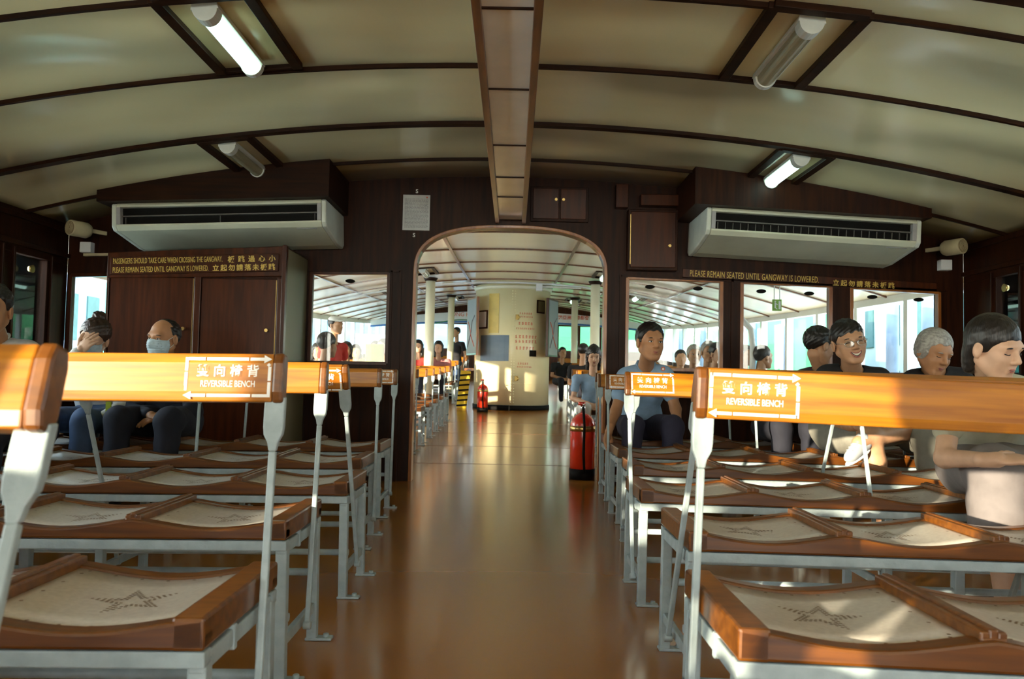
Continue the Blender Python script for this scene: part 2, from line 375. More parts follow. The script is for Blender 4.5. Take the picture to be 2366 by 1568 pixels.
# ------------------------------------------------------------------ ceiling lamps
def lamp(x0, x1, ya, yb, lit, label, sl_=0, group='ceiling lamps of the front cabin', thick=(.05, .03, .05, .03), Lf=.82):
    xm = (x0+x1)/2; ym = (ya+yb)/2; z = cz(xm, ym)
    tilt = math.atan(.072*(xm-XC))
    e = thing('ceiling_lamp', label, 'ceiling lamp', (xm, ym, z), group); e.rotation_euler = (0, tilt, 0)
    w, h = (x1-x0)/2, (yb-ya)/2
    gg = G()
    gg.box(-w-.02, -w+thick[0]-.02, -h, h, -.03, .02); gg.box(w-thick[2]+.02, w+.02, -h, h, -.03, .02)
    gg.box(-w, w, -h-.02, -h+.035, -.03, .02); gg.box(-w, w, h-.012, h+.012, -.022, .02)
    gg.obj('frame', M['dark_wood'], e, bevel=.003)
    L = h*Lf; u = -.01
    gg = G(); gg.prism([(u-.055, -.008), (u+.055, -.008), (u+.06, -.035), (u-.06, -.035)], 'y', -L, L); gg.obj('base_tray', M['lamp_body'], e, bevel=.003)
    prof = [(u+.043*math.cos(t), -.035-.045*math.sin(t)) for t in lin(0, PI, 13)]
    gg = G(); gg.prism(prof, 'y', -L+.06, L-.04); gg.obj('diffuser', M['lamp_lit'] if lit else M['lamp_off'], e, smooth=False)
    prof = [(u+.054*math.cos(t), -.03-.056*math.sin(t)) for t in lin(0, PI, 13)]
    for a, b in ((-L, -L+.065), (L-.04, L)):
        gg = G(); gg.prism(prof, 'y', a, b); gg.obj('end_cap', M['lamp_body'], e, bevel=.002)
    return e
lamp(-1.53, -1.13, 3.33, 4.14, True, 'glowing tube lamp in a dark frame at the upper left of the ceiling')
lamp(1.05, 1.45, 3.34, 4.17, False, 'unlit grey tube lamp in a dark frame at the upper right of the ceiling')
lamp(-2.05, -1.73, 5.22, 6.03, False, 'unlit tube lamp above the left air conditioner')
lamp(1.70, 2.03, 5.22, 6.03, True, 'glowing tube lamp above the right air conditioner')

# ------------------------------------------------------------------ air conditioners and their wooden housings
def aircon(s, label):
    cx = s*2.19+XC*0; z0 = 2.0; e = thing('air_conditioner', label, 'air conditioner', (cx, 0, z0), 'air conditioners on the bulkhead'); e.rotation_euler = (0, .042*s, 0)
    w = .79; yf, yb = 6.0, 6.645
    prof = [(yf+.01, .115), (yf, .10), (yf, -.055), (yf+.03, -.085), (yf+.45, -.155), (yf+.60, -.16), (yb, -.13), (yb, .115)]
    top = [(yf+.01, .115), (yf, .10), (yf, .085), (yf+.10, .085), (yf+.10, -.042), (yf, -.042)] + prof[2:]
    gg = G(); gg.prism(top, 'x', -w+.035, w-.035); gg.obj('casing', M['ac'], e, bevel=.004)
    for a in (-w, w-.035):
        gg = G(); gg.prism(prof, 'x', a, a+.035); gg.obj('side_cap', M['ac_cap'], e, bevel=.008)
    gg = G(); gg.box(-w+.06, w-.06, yf+.04, yf+.0995, -.04, .083); o = gg.obj('air_outlet', M['black'], e)
    gg = G(); gg.box(-w+.06, w-.06, yf+.018, yf+.04, .018, .026)
    for k in range(26 if s > 0 else 3):
        x = -w+.09 + k*(2*w-.18)/(25 if s > 0 else 2); gg.box(x-.002, x+.002, yf+.03, yf+.045, -.04, .015)
    gg.obj('louvre', M['louvre'], e)
    for a in (-w+.036, w-.066): G().box(a, a+.03, yf-.003, yf+.05, -.042, .085).obj('outlet_end', M['ac_grey'], e, bevel=.003)
    gg = G(); gg.bar((w-.23, yf+.055, -.092), (w-.08, yf+.055, -.092), .014, .004); gg.obj('badge', M['ac_grey'], e)
aircon(-1, 'long cream air conditioner high on the bulkhead, above the cupboard'); aircon(1, 'long cream air conditioner high on the bulkhead, above the right windows')
for s, xa, xb, lab in ((-1, -3.06, -1.37, 'dark wedge-shaped wooden housing above the left air conditioner'), (1, 1.30, 3.02, 'dark wedge-shaped wooden housing above the right air conditioner')):
    gg = G(); zb = lambda x: 2.105 - .042*(abs(x)-2.19)
    xs = lin(xa, xb, 9)
    poly = [(x, zb(x)+.012) for x in xs] + [(x, max(zb(x)+.014, cz(x, 5.93)-.001)) for x in reversed(xs)]
    gg.prism(poly, 'y', 5.93, 6.64); o = tag(gg.obj('wooden_housing', M['dark_wood'] if s < 0 else M['mahogany']), lab, 'housing')

# ------------------------------------------------------------------ cupboard with sign, left
e = thing('cupboard', 'tall dark red wooden cupboard with two panelled doors on the left of the bulkhead', 'cupboard', (-2.345, 6.02, 0))
gg = G(); gg.prism([(-.655, -.06), (.655, 0), (.655, 1.795), (-.655, 1.72)], 'y', .02, .62); gg.obj('body', M['mahogany'], e, bevel=.004)
gg = G(); gg.box(.656, .66, .03, .62, .02, 1.78); gg.obj('side_panel', M['olive_paint'], e)
gg = G()
for a, b in ((-.655, -.635), (-.01, .04), (.60, .655)): gg.box(a, b, -.01, .03, .05, 1.56)
gg.box(-.655, .655, -.01, .03, .03, .1); gg.prism([(-.655, 1.53), (.655, 1.57), (.655, 1.795), (-.655, 1.72)], 'y', -.012, .03)
gg.box(.635, .665, -.03, .03, 0, 1.80)
gg.obj('front_frame', M['mahogany_red'], e, bevel=.006)
for a, b, in ((-.63, -.015), (.045, .595)):
    gg = G(); gg.box(a, b, -.002, .025, .11, 1.545); d = gg.obj('door', M['mahogany_red'], e, bevel=.003)
    gg = G(); gg.box(b-.004, b+.003, -.008, .0, .12, 1.54); gg.obj('hinge_strip', M['hinge'], d)
    gg = G(); gg.tube([(b-.06, -.002, 1.17), (b-.06, -.03, 1.17)], .013, 12); gg.obj('knob', M['brass'], d)
sb = G(); sb.prism([(-2.965, 1.553), (-1.735, 1.605), (-1.735, 1.735), (-2.965, 1.683)], 'y', 5.985, 6.005)
sb = tag(sb.obj('notice_board', M['mahogany_red'], bevel=.003), 'brown board with two lines of gold lettering on top of the cupboard', 'sign')
gg = G()
add_text(gg, 'PASSENGERS SHOULD TAKE CARE WHEN CROSSING THE GANGWAY.', .058, -2.945, 1.632, 5.983, fit=.80, rot=-.042, sp=1.05)
add_text(gg, 'PLEASE REMAIN SEATED UNTIL GANGWAY IS LOWERED.', .058, -2.945, 1.567, 5.983, fit=.70, rot=-.042, sp=1.05)
for k, ch in enumerate('板跳過心小'): add_text(gg, ch, .050, -2.105+.075*k, 1.665+.0032*k, 5.983, rot=-.042, off=.001)
for k, ch in enumerate('立起勿請落未板跳'): add_text(gg, ch, .050, -2.215+.0585*k, 1.598+.0025*k, 5.983, rot=-.042, off=.001)
gg.obj('lettering', M['gold_ink'], sb)

# small cabinets and paper by the door
e = thing('wall_cabinet', 'small two-door wall cabinet above the right of the doorway arch', 'cabinet', (.35, YW-.03, 2.29))
gg = G(); gg.box(-.235, .235, 0, .03, -.155, .13); gg.obj('body', M['mahogany'], e, bevel=.003)
for a, b, kx in ((-.215, -.008, -.03), (.008, .215, .03)):
    gg = G(); gg.box(a, b, -.014, .0, -.135, .112); d = gg.obj('door', M['mahogany_red'], e, bevel=.003)
    gg = G(); gg.tube([(kx, -.014, .02), (kx, -.035, .02)], .012, 10); gg.obj('knob', M['brass'], d)
e = thing('wall_cabinet', 'dark single-door wall cabinet right of the doorway, above the first window', 'cabinet', (1.10, YW-.10, 1.99))
gg = G(); gg.box(-.20, .20, 0, .10, -.245, .245); gg.obj('body', M['mahogany'], e, bevel=.004)
gg = G(); gg.box(-.18, .18, -.016, .0, -.225, .225); d = gg.obj('door', M['mahogany_red'], e, bevel=.005)
gg = G(); gg.tube([(.13, -.016, -.05), (.13, -.036, -.05)], .012, 10); gg.obj('knob', M['brass'], d)
gg = G(); gg.box(-.186, -.180, -.02, -.01, -.2, .2); gg.obj('hinge_strip', M['brass'], d)
gg = G(); gg.box(1.34, 1.0, YW-.1, YW-.002, 2.27, 2.36); struct(gg.obj('trim_70', M['mahogany_red'], bevel=.004))
gg = G(); gg.box(.80, .90, YW-.09, YW-.002, 2.25, 2.44); struct(gg.obj('trim_71', M['mahogany_red'], bevel=.004))
gg = G(); gg.box(-.925, -.705, YW-.008, YW-.004, 2.045, 2.335); o = tag(gg.obj('notice_paper', M['paper']), 'white sheet of small print on the wall left of the doorway arch', 'notice')
gg = G(); random.seed(9)
for k in range(24):
    z = 2.30-.0102*k; x = -.91
    while x < -.725:
        w = random.uniform(.008, .03); gg.box(x, min(x+w, -.718), YW-.009, YW-.008, z, z+.003); x += w+.004
gg.obj('print', M['ink'], o)
gg = G(); gg.disc((-.73, YW-.009, 2.316), (0, 1, 0), .007, .001, 12); gg.obj('seal', M['red_ink'], o)
for x, z, t in ((-.825, 2.352, 'S'), (-.84, 1.99, 'S')):
    gg = G(); add_text(gg, t, .045, x, z, YW-.004, off=.001); tag(gg.obj('wall_letter', M['white_ink']), 'small pale letter painted %s the white notice' % ('above' if z > 2.2 else 'below'), 'marking')

# loudspeakers
def speaker(s, label):
    e = thing('loudspeaker', label, 'loudspeaker', (s*3.42, 6.42, 1.955), 'loudspeakers in the cabin corners'); e.rotation_euler = (0, 0, s*.45)
    gg = G(); gg.tube([(0, -.10, 0), (0, -.095, 0), (0, .04, 0), (0, .065, 0), (0, .085, 0)], [.058, .062, .062, .050, .022], 24); gg.obj('body', M['speaker'], e)
    gg = G(); gg.disc((0, -.101, 0), (0, -1, 0), .050, .002, 24); f = gg.obj('grille', M['grille'], e)
    for r in (.012, .022, .032, .042):
        gg = G(); gg.tube([(r*math.cos(t), -.104, r*math.sin(t)) for t in lin(0, 2*PI, 21)], .0018, 5); gg.obj('grille_ring', M['speaker'], f)
    gg = G(); gg.box(-.012, .012, .03, .22, -.01, .02); gg.obj('bracket', M['speaker'], e)
    gg = G(); gg.box(s*3.47-.045, s*3.47+.045, 6.58, 6.648, 1.80, 1.885); tag(gg.obj('junction_box', M['white'], bevel=.005), 'small white box under the %s corner loudspeaker' % ('left' if s < 0 else 'right'), 'box')
speaker(-1, 'cream cylinder loudspeaker in the left corner of the cabin'); speaker(1, 'cream cylinder loudspeaker in the right corner of the cabin')
gg = G(); gg.bar((-3.5, 6.63, 1.785), (-3.08, 6.63, 1.80), .03, .022); tag(gg.obj('tube_light', M['speaker']), 'short cream tube on the wall below the left loudspeaker', 'tube')

# ------------------------------------------------------------------ benches
BP = .43; NB = 6; BL = BP*NB
def zprof(u):   # u along the bench in metres
    t = (u % BP)/BP
    return -.026*math.sin(PI*t)**1.3
def bench_meshes(sx):
    """meshes for one side; x runs outward from the aisle end (sx=-1: to the left)"""
    d = {}; SD = .43
    us = lin(0, BL, NB*12+1)
    def rail(ya, yb):
        gg = G(); pv = None
        for u in us:
            zt = .447+zprof(u) if u not in (0,) else .447
            zb_ = .393 + .5*zprof(u)*0
            r = [gg.b.verts.new((sx*u, y, z)) for y, z in ((ya, zb_), (yb, zb_), (yb, zt), (ya, zt))]
            if pv:
                for q in range(4):
                    f = gg.b.faces.new((pv[q], pv[(q+1) % 4], r[(q+1) % 4], r[q]))
            else: gg.b.faces.new(r)
            pv = r
        gg.b.faces.new(pv[::-1]); return gg
    gg = rail(0, .045); me = gg.mesh('front_rail', M['seat_wood'], bevel=.006); d['front_rail'] = me
    gg = rail(SD-.045, SD); d['rear_rail'] = gg.mesh('rear_rail', M['seat_wood'], bevel=.006)
    gg = G(); gg.box(min(0, sx*.055), max(0, sx*.055), .0, SD, .392, .4475); d['end_rail'] = gg.mesh('end_rail', M['teak_end'], bevel=.006)
    gg = G()
    for k in (-1, 0, 1): gg.box(k*.0145-.0085, k*.0145+.0085, .012, SD-.012, .42, .463 - abs(k)*.004)
    gg.box(-.022, .022, .01, SD-.01, .40, .449)
    d['seat_divider'] = gg.mesh('seat_divider', M['teak_end'], bevel=.004)
    gg = G(); prevs = None; n1 = 14; N2 = 5
    for i in range(n1+1):
        t = .02+.96*i/n1; x = sx*t*BP
        row = [gg.b.verts.new((x, .042+(SD-.084)*j/N2, .441+zprof(t*BP))) for j in range(N2+1)]
        if prevs:
            for j in range(N2): f = gg.b.faces.new((prevs[j], prevs[j+1], row[j+1], row[j])); f.smooth = True
        prevs = row
    bmesh.ops.recalc_face_normals(gg.b, faces=gg.b.faces)
    if sum(f.normal.z for f in gg.b.faces) < 0: bmesh.ops.reverse_faces(gg.b, faces=gg.b.faces)
    ret = bmesh.ops.extrude_face_region(gg.b, geom=list(gg.b.faces))
    for v in [v for v in ret['geom'] if isinstance(v, bmesh.types.BMVert)]: v.co.z -= .012
    d['seat_panel'] = gg.mesh('seat_panel', M['seat'])
    # perforations: a dashed star and pin holes round the rim, in every bay
    gg = G(); R, r = .078, .030
    star = [((R if k % 2 == 0 else r)*math.cos(k*PI/5), (R if k % 2 == 0 else r)*math.sin(k*PI/5)) for k in range(11)]
    star2 = [(a*.72, b*.72) for a, b in star]
    for bay in range(NB):
        cx = (bay+.5)*BP; cy = SD/2
        def dot(px, py, s=.0030):
            z = .4415+zprof(px)+.0002; gg.b.faces.new([gg.b.verts.new((sx*px+sx*a*s, py+b*s, z)) for a, b in ((-1, -.6), (0, -1), (1, -.6), (1, .6), (0, 1), (-1, .6))])
        for st, nn in ((star, 5), (star2, 4)):
            for p, q in zip(st, st[1:]):
                for k in range(nn): dot(cx+p[0]+(q[0]-p[0])*k/nn, cy+p[1]+(q[1]-p[1])*k/nn)
        for k in range(7):
            for yy in (.056, SD-.056): dot(bay*BP+.05+.055*k, yy, .0036)
        for k in range(5):
            for xx in (.062, BP-.045): dot(bay*BP+xx, .07+.07*k, .0036)
    bmesh.ops.recalc_face_normals(gg.b, faces=gg.b.faces)
    d['perforations'] = gg.mesh('perforations', M['hole'])
    # steel
    gg = G()
    gg.box(min(0, sx*BL), max(0, sx*BL), -.016, .016, .362, .390); d['beam'] = gg.mesh('beam', M['steel'], bevel=.003)
    gg = G(); gg.tube([(0, 0, 0), (sx*BL, 0, 0)], .012, 8); d['stretcher'] = gg.mesh('stretcher', M['steel'])
    gg = G(); gg.bar((0, .02, .105), (0, SD-.02, .105), .018, .030); d['foot_rail'] = gg.mesh('foot_rail', M['steel'], bevel=.003)
    gg = G(); gg.bar((0, .012, .368), (0, SD-.012, .368), .026, .032); gg.box(-.016, .016, SD*.36, SD*.40, .345, .392)
    d['side_bar'] = gg.mesh('side_bar', M['steel'], bevel=.003)
    gg = G(); gg.box(-.016, .016, -.016, .016, 0, .372); gg.box(min(-sx*.012, sx*.0), max(-sx*.012, sx*.0)+.0, -.016, .016, .09, .12)
    gg.box(-.02, .065, -.02, .02, 0, .009) if sx < 0 else gg.box(-.02, .065, -.02, .02, 0, .009)
    gg.tube([(.045, 0, .008), (.045, 0, .02)], .010, 8)
    d['leg'] = gg.mesh('leg', M['steel'], bevel=.003)
    # back rail
    gg = G(); gg.prism([(-.014, -.050), (.014, -.050), (.018, -.03), (.018, .03), (.014, .050), (-.014, .050), (-.018, .03), (-.018, -.03)], 'x', min(sx*.002, sx*BL), max(sx*.002, sx*BL))
    d['backrest'] = gg.mesh('backrest', M['teak'], bevel=.003)
    gg = G(); gg.prism([(-.014, -.052), (.014, -.052), (.021, -.03), (.021, .03), (.014, .052), (-.014, .052), (-.021, .03), (-.021, -.03)], 'x', min(-sx*.020, sx*.002), max(-sx*.020, sx*.002))
    d['end_cap'] = gg.mesh('end_cap', M['teak_end'], bevel=.006)
    # sign on the aisle end of the back rail
    gg = G(); w, h, th = .172, .076, .0062; X0 = .008 if sx > 0 else -.008-w; yS = -.0188; zb_ = -h/2
    def seg(ax, az, bx, bz):
        dxx, dzz = bx-ax, bz-az; L = math.hypot(dxx, dzz); nx_, nz_ = -dzz/L*th/2, dxx/L*th/2
        gg.prism([(X0+ax+nx_, zb_+az+nz_), (X0+bx+nx_, zb_+bz+nz_), (X0+bx-nx_, zb_+bz-nz_), (X0+ax-nx_, zb_+az-nz_)], 'y', yS-.0003, yS+.001)
    g_ = .003
    for a, b in ((0, .038), (.038+g_, .128), (.128+g_, w-.010)): seg(a, h, b, h)
    for a, b in ((.010, .042), (.042+g_, .135), (.135+g_, w)): seg(a, 0, b, 0)
    for a, b in ((.020, .048), (.048+g_, h+th/2)): seg(0, a, 0, b)
    for a, b in ((-th/2, .028), (.028+g_, h-.016)): seg(w, a, w, b)
    seg(w, h-.014, w-.004, h-.010)
    gg.prism([(X0+w-.012, zb_+h+.0085), (X0+w+.004, zb_+h), (X0+w-.012, zb_+h-.0085)], 'y', yS-.0003, yS+.001)
    gg.prism([(X0+.012, zb_+.0085), (X0-.004, zb_), (X0+.012, zb_-.0085)], 'y', yS-.0003, yS+.001)
    gg.prism([(X0-.002, zb_+.010), (X0+.003, zb_+.010), (X0+.003, zb_+.020), (X0-.002, zb_+.020)], 'y', yS-.0003, yS+.001)
    for k, ch in enumerate('雙向椅背'): add_text(gg, ch, .0265, X0+.021+.0345*k, .0035, yS, off=.0004, ext=.0005)
    add_text(gg, 'REVERSIBLE BENCH', .0185, X0+.030, -.020, yS, fit=.112, off=.0001, ext=.0005)
    d['sign'] = gg.mesh('sign_lettering', M['white_ink'])
    return d
BM = {s: bench_meshes(s) for s in (-1, 1)}
def arm_mesh(pv, tp, sx):
    """swinging steel arm from low pivot to the rail: flat paddle on top"""
    gg = G(); pv, tp = Vector(pv), Vector(tp); dv = (tp-pv).normalized()
    a = tp - dv*.105
    gg.bar(pv, a+dv*.03, .017, .012)
    b = tp + dv*.02
    X = sx
    # paddle, wider in Y, curved into the rod
    side = Vector((0, 1, 0)) - dv*dv.y; side.normalize()
    P = []
    for t, wl_, wr_ in ((0, .008, .008), (.02, .012, .014), (.035, .020, .018), (.05, .022, .020), (.125, .022, .020)):
        P.append((a+dv*t - side*wl_, a+dv*t + side*wr_))
    ox = Vector((.007, 0, 0))
    pvv = None
    for l, r in P:
        q = [gg.b.verts.new(v) for v in (l-ox, r-ox, r+ox, l+ox)]
        if pvv:
            for k in range(4): gg.b.faces.new((pvv[k], pvv[(k+1) % 4], q[(k+1) % 4], q[k]))
        else: gg.b.faces.new(q)
        pvv = q
    gg.b.faces.new(pvv[::-1])
    w = .020
    # front flat plate facing the camera too
    gg.prism([(X*-.004-.018, -.0), (X*-.004+.018, 0), (X*-.004+.018, -.075), (X*-.004+.004, -.095), (X*-.004-.008, -.095), (X*-.004-.018, -.075)], 'y', -.006, .006)
    new = gg.b.verts[-12:] if False else None
    return gg, tp, dv
def bench(sx, xe, y, pivot, top, sign, label, group, full=True, cache={}, tilt=.012, zt=.842):
    """xe: aisle end X; y: near edge; pivot/top: Y of arm pivot and back rail (world)"""
    f0 = fz(xe, y+.2)
    e = thing('reversible_bench', label, 'bench', (xe, y, f0), group)
    e.rotation_euler = (0, sx*tilt, 0)
    D = BM[sx]
    def put(k, loc=(0, 0, 0), parent=e, name=None, rot=None):
        o = link(name or k, D[k], parent); o.location = loc
        if rot: o.rotation_euler = rot
        return o
    if full:
        fr = put('front_rail', name='front_rail'); put('rear_rail'); put('end_rail'); put('end_rail', (sx*(BL-.055), 0, 0))
        for k in range(1, NB): put('seat_divider', (sx*k*BP, 0, 0))
        for k in range(NB): put('seat_panel', (sx*k*BP, 0, 0))
        put('perforations', name='perforations')['kind'] = 'stuff'
    else:
        if 's%d' % sx not in cache:
            b = bmesh.new()
            for k in ('front_rail', 'rear_rail', 'end_rail'): b.from_mesh(D[k])
            me = bpy.data.meshes.new('seat_frame'); b.to_mesh(me); b.free(); me.materials.append(M['seat_wood']); cache['s%d' % sx] = me
            b = bmesh.new()
            for k in range(NB):
                t = bmesh.new(); t.from_mesh(D['seat_panel']); bmesh.ops.translate(t, vec=(sx*k*BP, 0, 0), verts=t.verts)
                m2 = bpy.data.meshes.new('x'); t.to_mesh(m2); t.free(); b.from_mesh(m2)
            me = bpy.data.meshes.new('seat_panel'); b.to_mesh(me); b.free(); me.materials.append(M['seat']); cache['p%d' % sx] = me
        link('seat_frame', cache['s%d' % sx], e); link('seat_panel', cache['p%d' % sx], e)
    SD = .43
    put('beam', (0, .022, 0)); put('beam', (0, SD-.022, 0)); put('stretcher', (0, .05, .17)); put('stretcher', (0, SD-.03, .215))
    for k, xo in enumerate((.016, .95, 1.90, BL-.03)):
        if not full and k in (1, 2): continue
        put('side_bar', (sx*xo, 0, 0)); put('foot_rail', (sx*xo, 0, 0)); put('leg', (sx*xo, .03, 0)); put('leg', (sx*xo, SD-.03, 0))
    p, t = pivot-y, top-y
    key = (sx, round(p, 3), round(t, 3), zt)
    if key not in cache:
        gg = G()
        P = Vector((0, p, .10)); T = Vector((0, t, zt-.05)); dv = (T-P).normalized()
        a = T - dv*.10
        gg.bar(P, a, .015, .014)
        # paddle: plate facing along the bench end, and curved neck
        lay = [(0, .0075, .007), (.018, .011, .008), (.034, .019, .009), (.05, .021, .009), (.112, .021, .009)]
        pvv = None
        for s_, w_, h_ in lay:
            c = a+dv*s_
            q = [gg.b.verts.new(c+Vector((u*w_, v*h_, 0))) for u, v in ((-1, -1), (1, -1), (1, 1), (-1, 1))]
            if pvv:
                for k in range(4): gg.b.faces.new((pvv[k], pvv[(k+1) % 4], q[(k+1) % 4], q[k]))
            else: gg.b.faces.new(q)
            pvv = q
        gg.b.faces.new(pvv[::-1])
        gg.tube([P+Vector((-.012, 0, 0)), P+Vector((.012, 0, 0))], .013, 10)
        cache[key] = gg.mesh('support_arm', M['steel'], bevel=.003)
    for k, xo in enumerate((-.012, .95, 1.90, BL-.1)):
        if not full and k == 2: continue
        o = link('support_arm', cache[key], e); o.location = (sx*xo if k else sx*xo*1.0, 0, 0)
    lean = math.atan2(t-p, zt-.1)
    bk = put('backrest', (-sx*.010, t + .5*math.tan(lean)*.05, zt), rot=(-lean, 0, 0))
    put('end_cap', (0, 0, 0), bk)
    if sign: link('sign_lettering', D['sign'], bk)
    return e
GB = 'reversible benches of the front cabin'
bench(-1, -0.54, 0.49, 0.70, 0.93, False, 'nearest bench on the left, its blurred back rail cut by the left edge', GB, zt=.829)
bench(-1, -0.495, 1.375, 1.62, 1.715, True, 'left bench nearest the aisle foreground, star-pierced seat panel in full view', GB)
bench(-1, -0.615, 2.3, 2.515, 2.64, False, 'left bench with the plain sunlit back rail, behind the lettered front rail', GB)
bench(-1, -0.62, 3.17, 3.34, 3.03, True, 'third left bench with lettered end, its back rail swung towards the viewer', GB)
bench(-1, -0.73, 4.06, 4.38, 4.46, False, 'fourth left bench with a plain bright back rail, before the masked pair', GB)
bench(-1, -0.78, 4.95, 5.30, 5.42, True, 'farthest left bench, where the two masked passengers sit', GB)
bench(1, 0.37, 1.385, 1.66, 1.65, True, 'nearest right bench with large lettered back rail across the foreground', GB, tilt=.030, zt=.832)
bench(1, 0.485, 2.27, 2.47, 2.13, True, 'second right bench, its back rail just showing over the nearest one', GB)
bench(1, 0.49, 3.15, 3.22, 3.45, True, 'third right bench, where the woman in the grey skirt sits', GB)
bench(1, 0.59, 4.03, 4.27, 3.93, True, 'fourth right bench, in front of the man with glasses', GB)
bench(1, 0.63, 4.92, 5.25, 5.42, True, 'fifth right bench, where the laughing man with glasses sits', GB)
bench(1, 0.66, 5.8, 6.02, 6.2, False, 'farthest right bench against the bulkhead, where the man in pale blue sits', GB)
ORD = ['first', 'second', 'third', 'fourth', 'fifth', 'sixth', 'seventh', 'eighth', 'ninth', 'tenth', 'eleventh', 'twelfth']
for s, nm in ((-1, 'left'), (1, 'right')):
    for k in range(7):
        y = 7.75+.9*k
        bench(s, s*(1.05 if s < 0 else .92), y, y+.22, y+.36, s > 0 and k < 2, '%s bench row beyond the doorway, %s of the aisle' % (ORD[k], nm), 'benches of the main cabin', full=False)
    for k in range(6):
        y = 17.4+1.0*k
        bench(s, s*1.25, y, y+.22, y+.36, False, '%s bench row past the cream funnel casing, on the %s' % (ORD[k], nm), 'benches past the funnel casing', full=False)

# ------------------------------------------------------------------ main cabin
XM = 4.25
gg = G()
gw = G()
ysm = [YW+.09] + [7.6+1.3*k for k in range(16)]
for s in (-1, 1):
    gg, gw = G(), G()
    a, b = sorted((s*XM, s*(XM+.08)))
    for ya, yb in zip(ysm, ysm[1:]):
        ra, rb = rise(ya), rise(yb)
        hb = -.02 if 10.1 < ya < 12.0 else .86      # open gangway bays amidships
        gg.prism([(ya, ra-.2), (yb, rb-.2), (yb, rb+hb), (ya, ra+hb)], 'x', a, b)
        gw.prism([(ya, ra+1.74), (yb, rb+1.74), (yb, rb+1.95), (ya, ra+1.95)], 'x', a-.02, b+.02)
        gw.box(a-.01, b+.01, yb-.045, yb+.045, ra+(-.1 if 10 < yb < 13 else .84), rb+1.78)
    struct(gg.obj('wall_port' if s < 0 else 'wall_starboard', M['mahogany_red']))
    struct(gw.obj('window_%d' % (70 if s < 0 else 71), M['white']))
gg = G(); rf = rise(27.2)
gg.box(-XM, XM, 27.1, 27.2, rf-.2, rf+.95); gg.box(-XM, XM, 27.1, 27.2, rf+1.75, rf+2.6)
for x in lin(-XM, XM, 13): gg.box(x-.07, x+.07, 27.1, 27.2, rf+.95, rf+1.75)
struct(gg.obj('wall_far', M['mahogany_red']))
for k, (xa, xb) in enumerate(zip(lin(-XM, XM, 13), lin(-XM, XM, 13)[1:])):
    gg = G(); gg.box(xa+.07, xb-.07, 27.15, 27.155, rf+.95, rf+1.75); struct(gg.obj('window_%d' % (80+k), M['glass']))

# banner above the far benches
gg = G(); gg.prism([(x, 2.50-.012*x*x) for x in lin(-4.2, 4.2, 15)] + [(x, 2.84-.02*x*x) for x in lin(4.2, -4.2, 15)], 'y', 24, 24.03)
bn = tag(gg.obj('banner', M['white']), 'long white banner with faint red lettering hung across the far end', 'banner')
gg = G(); gg.strip(lambda u: ((u, 23.985, 2.505-.012*u*u), (u, 23.995, 2.505-.012*u*u)), lin(-4.2, 4.2, 15), .05); gg.obj('blue_band', M['blue_band'], bn)
gg = G(); gg.strip(lambda u: ((u, 23.980, 2.52-.012*u*u+.05*math.sin(3*u)), (u, 23.984, 2.52-.012*u*u+.05*math.sin(3*u))), lin(-2.4, -.9, 15), .03); gg.obj('green_swirl', M['pier_green'], bn)
gg = G(); add_text(gg, 'HONG KONG', .17, -1.95, 2.66, 23.985, fit=1.0); add_text(gg, '香港亞洲國際都會', .13, 1.15, 2.64, 23.985, off=.002); gg.obj('lettering', M['red_ink'], bn)

def column(x, y, r, label):
    e = thing('column', label, 'column', (x, y, fz(x, y)), 'cream columns of the main cabin'); H_ = cz(x, y)-fz(x, y)
    gg = G(); gg.tube([(0, 0, .0), (0, 0, H_-.02)], r, 28); gg.obj('shaft', M['column'], e)
    gg = G(); gg.tube([(0, 0, 0), (0, 0, .16)], r+.012, 28); gg.obj('plinth', M['black'], e)
    gg = G(); gg.tube([(0, 0, H_-.075), (0, 0, H_-.02)], [r+.015, r+.045], 28); gg.obj('capital', M['dark_wood'], e)
column(-1.46, 14.2, .082, 'nearer cream column left of the funnel casing'); column(-1.46, 19.0, .075, 'farther cream column left of the funnel casing')
column(1.40, 14.2, .082, 'nearer cream column right of the funnel casing, at the doorway edge'); column(1.40, 19.0, .075, 'farther cream column right of the funnel casing')

# funnel casing
FY, FR = 16.6, .755; f0 = fz(0, 15.9)
e = thing('funnel_casing', 'big cream riveted steel cylinder standing in the middle of the main cabin', 'funnel casing', (-.03, FY, f0))
HF = cz(0, 15.85)-f0-.02
gg = G(); gg.tube([(0, 0, .0), (0, 0, HF)], FR, 72); gg.obj('shell', M['funnel'], e)
gg = G(); gg.tube([(0, 0, -.02), (0, 0, .10)], FR+.018, 72); gg.obj('base_ring', M['black'], e)
gg = G(); gg.tube([(0, 0, HF-.10), (0, 0, HF-.04)], [FR+.005, FR+.05], 72); gg.obj('top_ring', M['column'], e)
def onf(t, z, r=FR): return Vector((r*math.sin(t), -r*math.cos(t), z))
def patch(gg, t0, t1, z0, z1, r0, r1, n=8):
    pv = None
    for t in lin(t0, t1, n):
        q = [gg.b.verts.new(onf(t, z, r)) for z, r in ((z0, r0), (z1, r0), (z1, r1), (z0, r1))]
        if pv:
            for k in range(4): gg.b.faces.new((pv[k], pv[(k+1) % 4], q[(k+1) % 4], q[k]))
        else: gg.b.faces.new(q)
        pv = q
    gg.b.faces.new(pv[::-1]); return gg
gg = G()
for t in (-.01, .06):
    for z in lin(.16, HF-.15, 42): gg.disc(onf(t, z), onf(t, 0).normalized(), .011, .006, 8)
for t in lin(.08, .55, 16): gg.disc(onf(t, .52), onf(t, 0).normalized(), .007, .004, 6)
rv = gg.obj('rivets', M['funnel'], e); rv['kind'] = 'stuff'
gg = G(); patch(gg, -.95, -.08, .95, 1.45, FR, FR+.006); gg.obj('data_sheet', M['pier_blue'], e)
